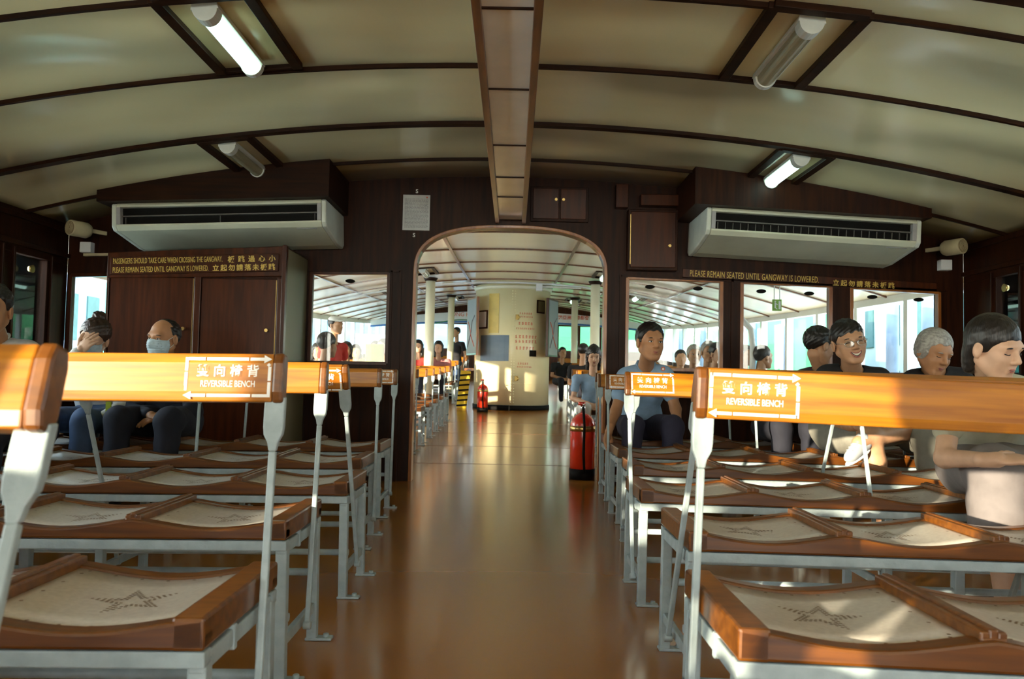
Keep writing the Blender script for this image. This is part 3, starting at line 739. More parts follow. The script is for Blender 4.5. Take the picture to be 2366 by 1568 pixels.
for z in (.62, 1.80):
    gg = G(); gg.box(-.02, .05, -.03, 0, -.05, .05); gg.tube([(.03, -.03, -.04), (.06, -.06, 0), (.03, -.03, .04)], .009, 6)
    o = gg.obj('latch', M['brass'], e); o.location = onf(.10, z); o.rotation_euler = (0, 0, .10)
gg = G(); patch(gg, .47, .66, 1.05, 1.17, FR, FR+.02); gg.obj('switch_box', M['black'], e)
gg = G(); random.seed(3)      # blocks of small red characters, illegible at this distance
for z, t0, t1, h in ((1.86, .18, .52, .04), (1.80, .16, .52, .03), (1.66, .16, .50, .055), (1.57, .10, .62, .035), (1.40, .08, .62, .06), (1.31, .08, .62, .06), (1.18, .10, .60, .06), (.89, .16, .46, .04), (.83, .14, .52, .03)):
    t = t0
    while t < t1:
        w = h*1.0; 
        for q in range(3):
            zz = z+q*h/3; patch(gg, t, t+w*random.uniform(.5, 1), zz, zz+h*.17, FR, FR+.003, 2)
        patch(gg, t+w*.4, t+w*.5, z, z+h, FR, FR+.003, 2)
        t += w*1.5
rl = gg.obj('red_notice', M['red_ink'], e)
tag(patch(G(), -.65, -.356, 0, .77, FR+.006, FR+.010).obj('yellow_poster', M['yellow']), 'tall plain yellow poster on the cream casing', 'poster').location = (-.03, FY, f0+1.49)
b = patch(G(), -1.06, -.69, 0, .36, FR+.004, FR+.02).obj('picture_frame', M['mahogany_red']); tag(b, 'small framed white sheet beside the yellow poster', 'frame'); b.location = (-.03, FY, f0+1.58)
patch(G(), -1.0, -.73, .03, .33, FR+.02, FR+.024).obj('sheet', M['white'], b)
b = patch(G(), .66, .95, 0, .26, FR+.004, FR+.02).obj('picture_frame', M['dark_wood']); tag(b, 'small brown framed sheet beside the right map board', 'frame'); b.location = (-.03, FY, f0+1.90)
patch(G(), .70, .91, .025, .235, FR+.02, FR+.024).obj('sheet', M['olive_paint'], b)
for s, rz, lab in ((-1, -.62, 'framed map board on the left side of the cream casing'), (1, .60, 'framed map board on the right side of the cream casing')):
    m_ = thing('map_board', lab, 'map board', (-.03+s*.80, FY-.52, f0+1.62), 'map boards on the casing', rz=s*1.2)
    gg = G(); gg.box(-.30, .30, 0, .05, -.565, .565); gg.obj('frame', M['orange_wood'] if s < 0 else M['mahogany_red'], m_, bevel=.006)
    gg = G(); gg.box(-.265, .265, -.004, .0, -.53, .53); mp_ = gg.obj('map', M['pier_white'], m_)
    gg = G(); gg.tube([(-.2, -.008, -.4), (0, -.008, -.1), (.05, -.008, .1), (.2, -.008, .2)], .010, 6); gg.obj('route_line', M['ink'], mp_)
    gg = G(); gg.tube([(.2, -.008, -.4), (0, -.008, -.2), (-.1, -.008, .0), (-.2, -.008, .1)], .008, 6); gg.obj('red_line', M['red_ink'], mp_)
# conduit and box on the ceiling before the casing
gg = G(); gg.box(.40, .52, 15.35, 15.47, 2.52, 2.66); tag(gg.obj('junction_box', M['white'], bevel=.008), 'white box on the ceiling pipe before the casing', 'box')
gg = G(); gg.tube([(-4.2, 15.4, cz(-4.2, 15.4)-.06)] + [(x, 15.4, cz(x, 15.4)-.04) for x in lin(-3.5, 3.5, 11)] + [(4.2, 15.4, cz(4.2, 15.4)-.06)], .018, 8); tag(gg.obj('ceiling_pipe', M['white']), 'thin white pipe running across the ceiling before the casing', 'pipe')
gg = G(); gg.tube([(.52, 15.4, 2.60), (1.25, 15.38, 2.585)], .02, 10); tag(gg.obj('tube_light', M['lamp_body']), 'short tube light right of the casing top', 'tube light')
# yellow barrier tape panel
gg = G(); gg.box(-.10, .10, -.03, .03, .12, .86); h_ = gg.obj('barrier_post', M['hazard'], bevel=.01); h_.location = (-1.02, 16.3, fz(-.9, 16.3)-.12); h_.rotation_euler = (0, .10, 0); tag(h_, 'yellow and black striped panel left of the casing', 'barrier')
gg = G()
for k in range(7): gg.bar((-.102, -.032, .16+.1*k), (.102, -.032, .20+.1*k), .004, .035)
gg.obj('stripes', M['black'], h_)
gg = G(); gg.box(-.09, .09, -.05, .05, 0, .05); tag(gg.obj('litter_shelf', M['orange_wood']), 'small wooden ledge left of the casing', 'ledge').location = (-.86, 16.1, 1.0)

# extinguishers
def extinguisher(x, y, r, h, label):
    e = thing('fire_extinguisher', label, 'fire extinguisher', (x, y, fz(x, y)), 'red fire extinguishers')
    gg = G(); gg.tube([(0, 0, .02), (0, 0, h*.82), (0, 0, h*.90), (0, 0, h*.96), (0, 0, h)], [r, r, r*.88, r*.55, r*.22], 32); gg.obj('body', M['red'], e)
    gg = G(); gg.tube([(0, 0, 0), (0, 0, h*.16)], r+.004, 32); gg.obj('base', M['black'], e)
    gg = G(); gg.tube([(0, 0, h*.72), (0, 0, h*.80)], r+.003, 32); gg.obj('label_band', M['brass'], e)
    gg = G(); gg.tube([(0, 0, h), (0, 0, h+.07)], r*.2, 12); gg.bar((0, 0, h+.05), (.0, -.10, h+.07), .02, .012); v = gg.obj('valve', M['chrome'], e)
    gg = G(); gg.tube([(-.01, 0, h+.06), (-.01, 0, h+.09)], r*.3, 12); gg.obj('cap', M['red'], v)
    gg = G(); gg.tube([(0, -.03, h+.04), (0, -r*.9, h*.98), (.005, -r-.012, h*.8), (.0, -r-.014, h*.4), (.01, -r-.012, h*.12)], .011, 8); gg.obj('hose', M['black'], e)
    return e
extinguisher(.60, 7.0, .105, .56, 'big red fire extinguisher on the floor at the right side of the doorway')
extinguisher(-.56, 15.45, .10, .52, 'red fire extinguisher at the foot of the cream casing')
gg = G(); gg.box(.72, .735, 6.9, 6.96, .02, .72); tag(gg.obj('wooden_post', M['orange_wood'], bevel=.003), 'short wooden batten behind the doorway extinguisher', 'post')

# lamps of the main cabin
k = 0
LMP = [(-1.45, 9.2), (1.45, 9.2), (-2.4, 11.2), (2.4, 11.2), (-1.45, 13.1), (1.45, 13.1), (-2.4, 16.0), (2.4, 16.0), (-1.45, 20.2), (1.45, 20.2)]
for x, y in LMP:
    lamp(x-.17, x+.17, y-.4, y+.4, (x > 0) or k % 3 == 0, '%s ceiling lamp beyond the bulkhead on the %s' % (ORD[k//2], 'left' if x < 0 else 'right'), group='ceiling lamps of the main cabin'); k += 1

# exit sign on the starboard lintel, curved white pipe, hanging things
e = tag(G().box(3.60, 3.62, 8.98, 9.0, 0, .01).obj('exit_sign', M['exit_green']), 'green exit sign hanging near the starboard lintel', 'sign')
gg = G(); gg.box(0, .10, -.01, .01, 0, .125); me = gg.mesh('exit_sign', M['exit_green'], bevel=.003); e.data = me; e.location = (2.83, 9.0, 1.66)
gg = G(); gg.box(.022, .036, -.013, -.010, .03, .09); gg.disc((.029, -.010, .102), (0, -1, 0), .009, .003, 10); gg.bar((.03, -.012, .08), (.055, -.012, .068), .003, .008); gg.bar((.03, -.012, .035), (.05, -.012, .018), .003, .009); gg.box(.066, .088, -.013, -.010, .018, .107); gg.obj('pictogram', M['white'], e)
for x in (.02, .08):
    gg = G(); gg.tube([(x, 0, .115), (x, 0, .62)], .005, 6); gg.obj('hanger', M['white'], e)
gg = G(); pts = [(2.28, 8.6, 1.72), (2.30, 8.6, 1.62), (2.37, 8.6, 1.50), (2.48, 8.6, 1.38), (2.50, 8.6, 1.22), (2.50, 8.6, .85), (2.50, 8.6, 0)]
gg.tube([(a, b, c+rise(8.6)) for a, b, c in [(2.28, 8.6, 2.24)] + pts], .030, 12); tag(gg.obj('stanchion', M['white']), 'bent white steel pipe behind the middle right window', 'pipe')

# ------------------------------------------------------------------ outside
gg = G(); gg.box(4.9, 40, -20, 60, -1.2, -.35); tag(gg.obj('pier_deck', M['pier_grey']), 'grey pier deck outside on the right', 'pier')
gg = G(); gg.box(-60, -5.6, -30, 80, -2.6, -2.5); struct(gg.obj('ground', M['pier_grey']))  # stands for the water; coloured pale to throw light up onto the ceilings
def facade(x, y0, y1, z0, z1, m, label, s, wy=1.3, ww=.55, wh=.75, zs=(0.4, 1.8, 3.2)):
    e = thing('building', label, 'building', (x, y0, z0))
    d = 2.0*s
    gg = G(); gg.box(min(0, d), max(0, d), 0, y1-y0, 0, z1-z0); gg.obj('wall', m, e)
    y = .5
    while y < y1-y0-.8:
        for z in zs:
            if z+wh < z1-z0:
                gg = G(); gg.box(-.03*s if s > 0 else 0, 0 if s > 0 else .03, y, y+ww, z, z+wh); gg.obj('window', M['pier_glass'], e)
        y += wy
    return e
facade(8.2, 13.2, 24.0, -.35, 7, M['pier_white'], 'white pier building with tall dark windows behind the rightmost window', 1, wy=1.25, ww=.45, wh=.85, zs=(.7, 2.1, 3.5))
facade(8.4, -12, 9.0, -.35, 6, M['pier_white'], 'white terminal building outside the starboard side', 1, zs=(.9, 2.9))
gg = G(); gg.box(6.6, 6.7, 17.0, 34, -.35, 2.6); o = tag(gg.obj('green_hoarding', M['pier_green']), 'bright green hoarding along the pier on the right', 'hoarding')
for k, y in enumerate((10.35, 11.5, 14.3, 16.0, 18.2, 20.5, 23, 26, 29, 32)):
    gg = G(); gg.tube([(5.3, y, -.35), (5.3, y, 3.4)], .085 if k else .15, 16); tag(gg.obj('pier_column', M['pier_column']), '%s blue-grey column of the pier outside on the right' % ORD[k], 'column', 'blue-grey pier columns')
e = thing('pier_railing', 'white balustrade along the pier edge on the right', 'railing', (5.0, 6, -.35))
gg = G(); gg.box(-.03, .03, 0, 24, 1.16, 1.22); gg.box(-.03, .03, 0, 24, .35, .39); gg.obj('rail', M['white'], e)
gg = G()
for k in range(200): gg.box(-.012, .012, .12*k, .12*k+.024, .38, 1.18)
b = gg.obj('balusters', M['white'], e); b['kind'] = 'stuff'
# left side
facade(-9.5, 13.2, 19, -2.5, 8, M['pier_blue'], 'pale blue shuttered building outside on the left', -1, wy=.9, ww=.5, wh=1.0, zs=(1.2, 2.6, 4.0, 5.4))
facade(-9.3, 21.5, 40, -2.5, 5, M['pier_teal'], 'teal hoarding building beyond the left windows', -1, wy=2.2)
for k, (x, y, m1, m2, lab) in enumerate(((-6.2, 24.0, 'pier_red', 'pier_green', 'red over green striped post outside on the left'), (-5.2, 14.2, 'white', 'white', 'white mooring post outside on the left'), (-5.5, 25.5, 'pier_white', 'pier_white', 'broad white pillar outside on the far left'))):
    e = thing('pier_post', lab, 'post', (x, y, -1)); r = .13 if k < 2 else .3
    gg = G(); gg.tube([(0, 0, 2.7), (0, 0, 5)], r, 14); gg.obj('upper', M[m1], e)
    gg = G(); gg.tube([(0, 0, 0), (0, 0, 2.7)], r, 14); gg.obj('lower', M[m2], e)
# buildings past the far end
gg = G(); gg.box(-9, -.5, 31, 31.2, -1, 3.0); tag(gg.obj('hoarding', M['pier_blue']), 'blue hoarding seen through the far left windows', 'hoarding')
gg = G(); gg.box(1.0, 4.8, 31, 31.2, -1, 3.0); tag(gg.obj('hoarding', M['pier_green']), 'green hoarding seen through the far right windows', 'hoarding')
# ------------------------------------------------------------------ people
def skin_mat(n, c): return mat(n, c, .5, col2=tuple(v*.88 for v in c), scale=(20, 20, 20))
M['skin'] = skin_mat('skin', (.50, .27, .15)); M['skin_pale'] = skin_mat('skin_pale', (.62, .38, .25)); M['skin_tan'] = skin_mat('skin_tan', (.44, .21, .10))
def cloth(n, c): 
    M[n] = mat(n, c, .85, col2=tuple(v*.8 for v in c), scale=(14, 14, 14), bump=.003, bscale=(22, 22, 9)); return M[n]
cloth('navy', (.012, .013, .024)); cloth('black_cloth', (.010, .010, .013)); cloth('pale_blue', (.30, .46, .66)); cloth('jeans', (.06, .10, .19)); cloth('dark_trousers', (.022, .020, .045))
cloth('beige', (.52, .50, .38)); cloth('grey_skirt', (.17, .15, .15)); cloth('grey_cloth', (.25, .24, .20)); cloth('plum', (.055, .040, .050)); cloth('white_cloth', (.72, .72, .68)); cloth('red_cloth', (.55, .04, .03)); cloth('lime_cloth', (.45, .52, .03)); cloth('rose', (.5, .2, .2)); cloth('grey_stripe', (.42, .42, .42))
M['hair'] = mat('hair_black', (.014, .010, .008), .42, col2=(.004, .003, .003), scale=(90, 90, 14), bump=.003, bscale=(120, 120, 20))
M['hair_brown'] = mat('hair_brown', (.045, .022, .012), .4, col2=(.015, .008, .005), scale=(90, 90, 14), bump=.003, bscale=(120, 120, 20))
M['hair_grey'] = mat('hair_grey', (.38, .37, .34), .5, col2=(.26, .25, .23), scale=(60, 40, 60), bump=.004, bscale=(90, 60, 90), lo=.4, hi=.6)
M['eye_white'] = mat('eye_white', (.62, .60, .55), .3); M['lip'] = mat('lip', (.42, .13, .10), .4); M['teeth'] = mat('teeth', (.72, .66, .50), .3)
M['mask'] = mat('mask_blue', (.50, .64, .72), .8, scale=(40, 40, 40)); M['lens'] = M['glass']; M['shoe_grey'] = mat('shoe_grey', (.40, .42, .45), .6); M['rubber'] = mat('shoe_white', (.72, .74, .74), .5)

def polygonize(fn, lo, hi, h):
    lo = np.array(lo, float); hi = np.array(hi, float)
    n = np.ceil((hi-lo)/h).astype(int)+1
    ax = [lo[i]+h*np.arange(n[i]) for i in range(3)]
    P = np.stack(np.meshgrid(*ax, indexing='ij'), -1).reshape(-1, 3)
    D = fn(P).reshape(n); ins = D < 0
    nx, ny, nz = n-1
    offs = [(a, b, c) for a in (0, 1) for b in (0, 1) for c in (0, 1)]
    cor = {o: D[o[0]:o[0]+nx, o[1]:o[1]+ny, o[2]:o[2]+nz] for o in offs}
    cnt_in = sum((cor[o] < 0).astype(int) for o in offs); m = (cnt_in > 0) & (cnt_in < 8)
    I = np.argwhere(m)
    acc = np.zeros((len(I), 3)); c = np.zeros(len(I)); V = {o: cor[o][m] for o in offs}
    for o in offs:
        for d in range(3):
            if o[d] == 0:
                q = list(o); q[d] = 1; q = tuple(q); a, b = V[o], V[q]
                s = (a < 0) != (b < 0); t = np.where(s, a/np.where(s, a-b, 1), 0)
                e = np.array(o, float)[None, :].repeat(len(I), 0); e[:, d] = t
                acc[s] += e[s]; c[s] += 1
    pos = (acc/c[:, None]+I)*h+lo
    idx = -np.ones(m.shape, int); idx[m] = np.arange(len(I))
    F = []
    for d in range(3):
        u, v = (d+1) % 3, (d+2) % 3
        sl0 = [slice(None)]*3; sl1 = [slice(None)]*3; sl0[d] = slice(0, -1); sl1[d] = slice(1, None)
        A, B = ins[tuple(sl0)], ins[tuple(sl1)]
        E = np.argwhere(A != B); E = E[(E[:, u] > 0) & (E[:, v] > 0) & (E[:, u] < n[u]-1) & (E[:, v] < n[v]-1)]
        if not len(E): continue
        fl = A[tuple(E.T)]
        def g(du, dv):
            Q = E.copy(); Q[:, u] -= du; Q[:, v] -= dv; return idx[tuple(Q.T)]
        q = np.stack([g(1, 1), g(0, 1), g(0, 0), g(1, 0)], 1)
        q[~fl] = q[~fl][:, ::-1]; F.append(q)
    F = np.concatenate(F); F = F[(F >= 0).all(1)]
    return pos, F
def smin(a, b, k):
    h = np.clip(.5+.5*(b-a)/k, 0, 1); return b*(1-h)+a*h-k*h*(1-h)
def capf(p, q, r1, r2=None):
    p, q = np.array(p, float), np.array(q, float); r2 = r1 if r2 is None else r2; v = q-p; L = max(v@v, 1e-9)
    def f(P):
        t = np.clip((P-p)@v/L, 0, 1); return np.linalg.norm(P-p-t[:, None]*v, axis=1)-(r1+(r2-r1)*t)
    f.bb = (np.minimum(p, q)-max(r1, r2), np.maximum(p, q)+max(r1, r2)); return f
def ellf(c, r, R=None):
    c, r = np.array(c, float), np.array(r, float)
    def f(P):
        X = P-c
        if R is not None: X = X@R
        k0 = np.linalg.norm(X/r, axis=1); k1 = np.linalg.norm(X/r**2, axis=1); return k0*(k0-1)/np.maximum(k1, 1e-6)
    m = r.max(); f.bb = (c-m, c+m); return f
def union(prims, k, noise=0., freq=30.):
    def f(P):
        d = None
        for p in prims:
            x = p(P); d = x if d is None else smin(d, x, k)
        if noise: d = d+noise*(np.sin(P[:, 0]*freq+2*np.sin(P[:, 2]*freq*.6))*np.sin(P[:, 2]*freq*1.3+1.7*np.sin(P[:, 1]*freq*.7)+P[:, 0]*9))
        return d
    return f
def bbox(prims, pad=.02):
    return np.min([p.bb[0] for p in prims], 0)-pad, np.max([p.bb[1] for p in prims], 0)+pad
def to_mesh(name, chunks, m, loc):
    vs, fs, o = [], [], 0
    for v, f in chunks: vs.append(v); fs.append(f+o); o += len(v)
    vs = np.concatenate(vs)-np.array(loc); fs = np.concatenate(fs)
    me = bpy.data.meshes.new(name); me.from_pydata(vs.tolist(), [], fs.tolist())
    for p in me.polygons: p.use_smooth = True
    me.materials.append(m); return me

def head_prims(smile=0, wide=1.0):
    w = wide
    add = [ellf((0, .014, .035), (.076*w, .093, .086)), ellf((0, -.022, -.03), (.060*w, .066, .080)), capf((-.014, -.062, -.094), (.014, -.062, -.094), .021),
           capf((-.036*w, -.052, -.026), (-.034*w, -.048, -.05), .025, .022), capf((.036*w, -.052, -.026), (.034*w, -.048, -.05), .025, .022), capf((-.034, -.070, .026), (.034, -.070, .026), .016),
           capf((-.052*w, .01, -.045), (-.03, -.04, -.085), .022, .018), capf((.052*w, .01, -.045), (.03, -.04, -.085), .022, .018)]
    fine = [capf((0, -.083, .016), (0, -.104, -.022), .0075, .0115), capf((-.012, -.094, -.027), (.012, -.094, -.027), .0085)]
    ears = [ellf((s*.080*w, .010, -.004), (.009, .020, .033)) for s in (-1, 1)]
    lips = [capf((-.018, -.081, -.055), (.018, -.081, -.055), .0075), capf((-.015, -.079, -.066), (.015, -.079, -.066), .0085)]
    def f(P):
        d = union(add, .022)(P)
        for s in (-1, 1): 
            e = ellf((s*.031, -.096, .004), (.018, .016, .013))(P); d = -smin(-d, e, .012)
        d = smin(d, union(fine, .008)(P), .010); d = smin(d, union(lips, .005)(P), .006)
        for q in ears: d = smin(d, q(P), .008)
        for s in (-1, 1):
            e = ellf((s*.088*w, .004, -.002), (.006, .010, .018))(P); d = -smin(-d, e, .004)
        return d
    return f
def hair_fn(style):
    def f(P):
        x, y, z = P.T; ax = np.abs(x)
        nz = .0030*np.sin(x*160+6*np.sin(z*40))*np.sin(y*110+z*60)
        if style == 'receding':
            d = ellf((0, .020, .036), (.083, .098, .088))(P); line = np.interp(y, [-.08, -.02, .02, .06, .10], [.30, .14, .03, -.02, -.05]); line = np.where(ax > .068, np.minimum(line, np.interp(y, [-.05, -.01, .03], [.2, .03, .0])), line)
            d = np.maximum(d, line-z); return d+nz
        d = ellf((0, .022, .043), (.087, .101, .093))(P)
        if style in ('short', 'fringe', 'grey'):
            fr = {'short': .072, 'fringe': .050, 'grey': .066}[style]
            line = np.interp(y, [-.10, -.060, -.040, -.015, .02, .06, .11], [fr, fr, .045, .0, .01, -.035, -.06])
            line = line+ (.006*np.sin(x*120)+ (.010*np.sin(x*45) if style == 'fringe' else 0))*(y < -.05)
            d = np.maximum(d, line-z)
            if style == 'grey': d = smin(d, ellf((-.068, .02, .01), (.026, .055, .06))(P), .02); d = smin(d, ellf((.068, .02, .01), (.026, .055, .06))(P), .02); nz = .0018*np.sin(x*210+9*y*20+5*np.sin(z*55))
            return d+nz
        # long styles
        line = np.interp(y, [-.10, -.06, -.035, -.01, .02, .06, .11], [.045, .045, .02, -.03, -.06, -.09, -.12]) if style != 'updo' else np.interp(y, [-.10, -.06, -.035, -.01, .02, .06, .11], [.062, .06, .03, .0, -.01, -.05, -.07])
        d = np.maximum(d, line-z)
        if style in ('long', 'bob', 'tucked'):
            L = {'long': .17, 'bob': .10, 'tucked': .09}[style]
            if style == 'tucked':
                b = union([capf((-.050, .050, .0), (-.045, .055, -.09), .034, .022), capf((.050, .05, 0), (.045, .055, -.09), .034, .022), ellf((0, .07, -.02), (.065, .038, .10))], .02)(P); nz = nz*.35
            else:
                b = union([capf((-.073, .022, .03), (-.070, .012, -L), .030, .022), capf((.073, .022, .03), (.070, .012, -L), .030, .022), ellf((0, .07, -.03), (.08, .045, L))], .02)(P)
            d = smin(d, b, .015)
        if style == 'updo': d = smin(d, ellf((-.01, .055, .135), (.040, .038, .030))(P), .01)
        return d+nz
    return f
_cache = {}
def head_mesh(wide, h):
    k = ('h', wide, h)
    if k not in _cache: _cache[k] = polygonize(head_prims(0, wide), (-.11, -.13, -.135), (.11, .13, .14), h)
    return _cache[k]
def hair_mesh(style, h):
    k = (style, h)
    if k not in _cache: _cache[k] = polygonize(hair_fn(style), (-.13, -.12, -.22), (.13, .15, .20), h)
    return _cache[k]
def hand(wr, d, nrm, side, size=1., curl=.5, spread=.0):
    """wrist, direction of fingers, palm normal, thumb side"""
    wr = np.array(wr, float); d = np.array(d, float); d /= np.linalg.norm(d); nrm = np.array(nrm, float); nrm -= d*(nrm@d); nrm /= np.linalg.norm(nrm)
    sd_ = np.cross(d, nrm)*side; R = np.stack([sd_, d, nrm], 1); s = size
    out = [ellf(wr+d*.052*s, np.array((.041, .055, .015))*s, R), capf(wr-d*.03*s, wr+d*.02*s, .024*s, .026*s)]
    for k, (o, L) in enumerate(((.030, .066), (.011, .076), (-.010, .070), (-.029, .055))):
        p = wr+d*(.092-.006*abs(k-1))*s+sd_*o*s; a = .15
        dirn = d+sd_*(o*spread*12)
        for j, fr_ in enumerate((.44, .31, .25)):
            a += curl*(.55 if j else .35)
            q = p+(dirn*math.cos(a)+nrm*math.sin(a))*L*fr_*s; out.append(capf(p, q, (.0092-.0008*j)*s, (.0085-.0008*j)*s)); p = q
    p = wr+d*.028*s+sd_*.032*s
    for j, L in enumerate((.038, .030, .024)):
        q = p+(d*.75+sd_*(.75-.3*j)+nrm*.35*curl)*L*s; out.append(capf(p, q, (.0125-.001*j)*s, (.0115-.0015*j)*s)); p = q
    return out

def person(label, head, rot=(0, 0, 0), hs=1., wide=1., skin='skin', hair='short', hairm='hair', shirt='black_cloth', sleeve='short', pants='dark_trousers', shorts=False, skirt=False,
           sh=None, pelvis=None, arms=(), legs=(), mask=False, glasses=False, eyes='open', mouth='closed', shoes=None, group=None, detail=1, collar=None, build=1., hands=(), cap=None, name='person'):
    """joints in metres; detail 1 = near, 0 = far"""
    hh = .0042 if detail else .011; bh = .0105 if detail else .02
    head = np.array(head, float); pel = np.array(pelvis, float)
    root = thing(name, label, 'person', (pel[0], pel[1], fz(pel[0], pel[1])), group); L = tuple(root.location)
    Rm = Euler((math.radians(rot[1]), math.radians(rot[2]), math.radians(rot[0])), 'XYZ').to_matrix()
    R = np.array(Rm)*hs
    Tr = lambda v: v@R.T+head
    hv, hf = head_mesh(wide, hh)
    chunks = [(Tr(hv), hf)]
    shL, shR = [np.array(s, float) for s in sh]; nb = (shL+shR)/2+np.array((0, .01, .035)); chest = (shL+shR)/2*.68+pel*.32
    b = build
    nk = Tr(np.array([[0, .022, -.055]]))[0]
    neck = [capf(nb, nk, .056*b, .050)]
    xs = (shR-shL); xs /= np.linalg.norm(xs); up = (nb-pel)/np.linalg.norm(nb-pel); fw = np.cross(up, xs); T = np.stack([xs, fw, up], 1)
    torso = [ellf(chest, (.150*b, .098*b, .17), T), ellf(pel+up*.09, (.150*b, .115*b, .15), T), capf(nb-up*.02, shL, .060*b, .058*b), capf(nb-up*.02, shR, .060*b, .058*b), ellf(nb-up*.12, (.15*b, .085*b, .10), T)]
    tors_in = [ellf(chest, (.135*b, .085*b, .155), T), ellf(pel+up*.09, (.135*b, .10*b, .13), T), capf(nb-up*.04, shL, .048*b, .046*b), capf(nb-up*.04, shR, .048*b, .046*b)]
    limb = []; sl = []
    for A in arms:
        s_, e_, w_ = [np.array(v, float) for v in A[:3]]
        limb += [capf(s_, e_, .045*b, .037*b), capf(e_, w_, .038*b, .026*b)]
        if sleeve == 'long': sl += [capf(s_, e_, .058*b, .050*b), capf(e_, e_+(w_-e_)*.93, .048*b, .038*b)]
        elif sleeve == 'short': sl += [capf(s_, s_+(e_-s_)*.52, .059*b, .060*b)]
    lg, tr = [], []
    for q in legs:
        h_, k_, a_ = [np.array(v, float) for v in q[:3]]
        lg += [capf(h_, k_, .078*b, .056*b), capf(k_, k_+(a_-k_)*.3, .054*b, .056*b), capf(k_+(a_-k_)*.3, a_, .056*b, .036*b)]
        if shorts: tr += [capf(h_, h_+(k_-h_)*.72, .098*b, .088*b)]
        elif not skirt: tr += [capf(h_, k_, .095*b, .074*b), capf(k_, a_, .072*b, .054*b)]
    body = neck+tors_in+limb+lg
    lo, hi = bbox(body); chunks.append(polygonize(union(body, .018), lo, hi, bh))
    for hd in hands:
        pr = hand(*hd); lo, hi = bbox(pr, .01); chunks.append(polygonize(union(pr, .005), lo, hi, .0036 if detail else .009))
    link('body', to_mesh('body', chunks, M[skin], L), root)
    # clothing
    neckcut = [capf(nb+up*.0, nk, .062*b, .06)]
    tf = union(torso+sl, .03, .0035, 26)
    def shirtf(P):
        d = tf(P); c = neckcut[0](P); return np.maximum(d, -c)
    lo, hi = bbox(torso+sl); s1 = link('shirt', to_mesh('shirt', [polygonize(shirtf, lo, hi, bh*.85)], M[shirt], L), root)
    if collar:
        gg = G(); c0 = nb+up*.020
        for s in (-1, 1):
            a = c0+xs*s*.055*b+fw*0; 
            pts = [c0-(-1)*0*xs+xs*s*.012+fw*(.075)*(-1 if fw[1] > 0 else 1)-up*.045, c0+xs*s*.045+fw*.045*(-1 if fw[1] > 0 else 1)-up*.012, c0+xs*s*.062+up*.012, c0+xs*s*.045-fw*.045*(-1 if fw[1] > 0 else 1)+up*.02]
            gg.tube([p-np.array(L) for p in pts], [.010, .015, .014, .012], 8)
        gg.obj('collar', M[collar], s1)
    if (legs and not skirt) or pants:
        base = [ellf(pel+up*.015, (.165*b, .14*b, .12), T)]
        if skirt:
            for q in legs: h_, k_, a_ = [np.array(v, float) for v in q[:3]]; base += [capf(h_, k_, .105*b, .098*b), capf(k_, k_+(a_-k_)*skirt, .098*b, .11*b)]
            ks = [np.array(q[1], float) for q in legs]
            if len(ks) == 2: base += [capf(ks[0]*.5+ks[1]*.5, pel, .085, .1)]
        lo, hi = bbox(base+tr); link('skirt' if skirt else ('shorts' if shorts else 'trousers'), to_mesh('trousers', [polygonize(union(base+tr, .03, .004, 24), lo, hi, bh)], M[pants], L), root)
    if hair:
        v, f = hair_mesh(hair, hh*1.15); hr = link('hair', to_mesh('hair', [(Tr(v), f)], M[hairm], L), root)
    if cap:
        v, f = polygonize(union([ellf((0, .01, .075), (.088, .10, .055)), ellf((0, -.10, .055), (.06, .06, .008))], .01), (-.12, -.18, 0), (.12, .13, .15), .01); link('cap', to_mesh('cap', [(Tr(v), f)], M[cap], L), root)
    def tl(gg): 
        bmesh.ops.transform(gg.b, matrix=Matrix.Translation(Vector(head)-Vector(L)) @ (Rm.to_4x4()) @ Matrix.Scale(hs, 4), verts=gg.b.verts); return gg
    def ell_obj(nm, c, r, m, par=root, rotz=0):
        gg = G(); bmesh.ops.create_uvsphere(gg.b, u_segments=14, v_segments=8, radius=1); bmesh.ops.scale(gg.b, vec=r, verts=gg.b.verts); bmesh.ops.translate(gg.b, vec=c, verts=gg.b.verts)
        return link(nm, tl(gg).mesh(nm, M[m], smooth=True), par)
    if detail:
        for s in (-1, 1):
            if eyes == 'open':
                ey = ell_obj('eye', (s*.031, -.0755, .004), (.0135, .009, .0058), 'eye_white'); ell_obj('iris', (s*.031, -.0808, .004), (.0056, .0045, .0052), 'hair', ey)
                gg = G(); gg.tube([(s*(.031+.015*t), -.0815+.007*t*t, .0085-.0045*t*t) for t in lin(-1, 1, 7)], .0018, 6); link('eyelash', tl(gg).mesh('eyelash', M['hair']), root)
            else:
                cv = -1 if eyes == 'down' else 1
                gg = G(); gg.tube([(s*(.031+.015*t), -.0835+.009*t*t, .002+cv*.0035*(1-t*t)) for t in lin(-1, 1, 7)], .0019, 6); link('eyelash', tl(gg).mesh('eyelash', M['hair']), root)
            if eyes != 'hidden':
                gg = G(); gg.tube([(s*(.033+.018*t), -.0875+.010*t*t*(1+.4*s*t)+.0, .0235+.003*(1-t*t)) for t in lin(-1, 1, 7)], [.0012, .0024, .003, .003, .0028, .002, .001], 6); link('eyebrow', tl(gg).mesh('eyebrow', M[hairm]), root)
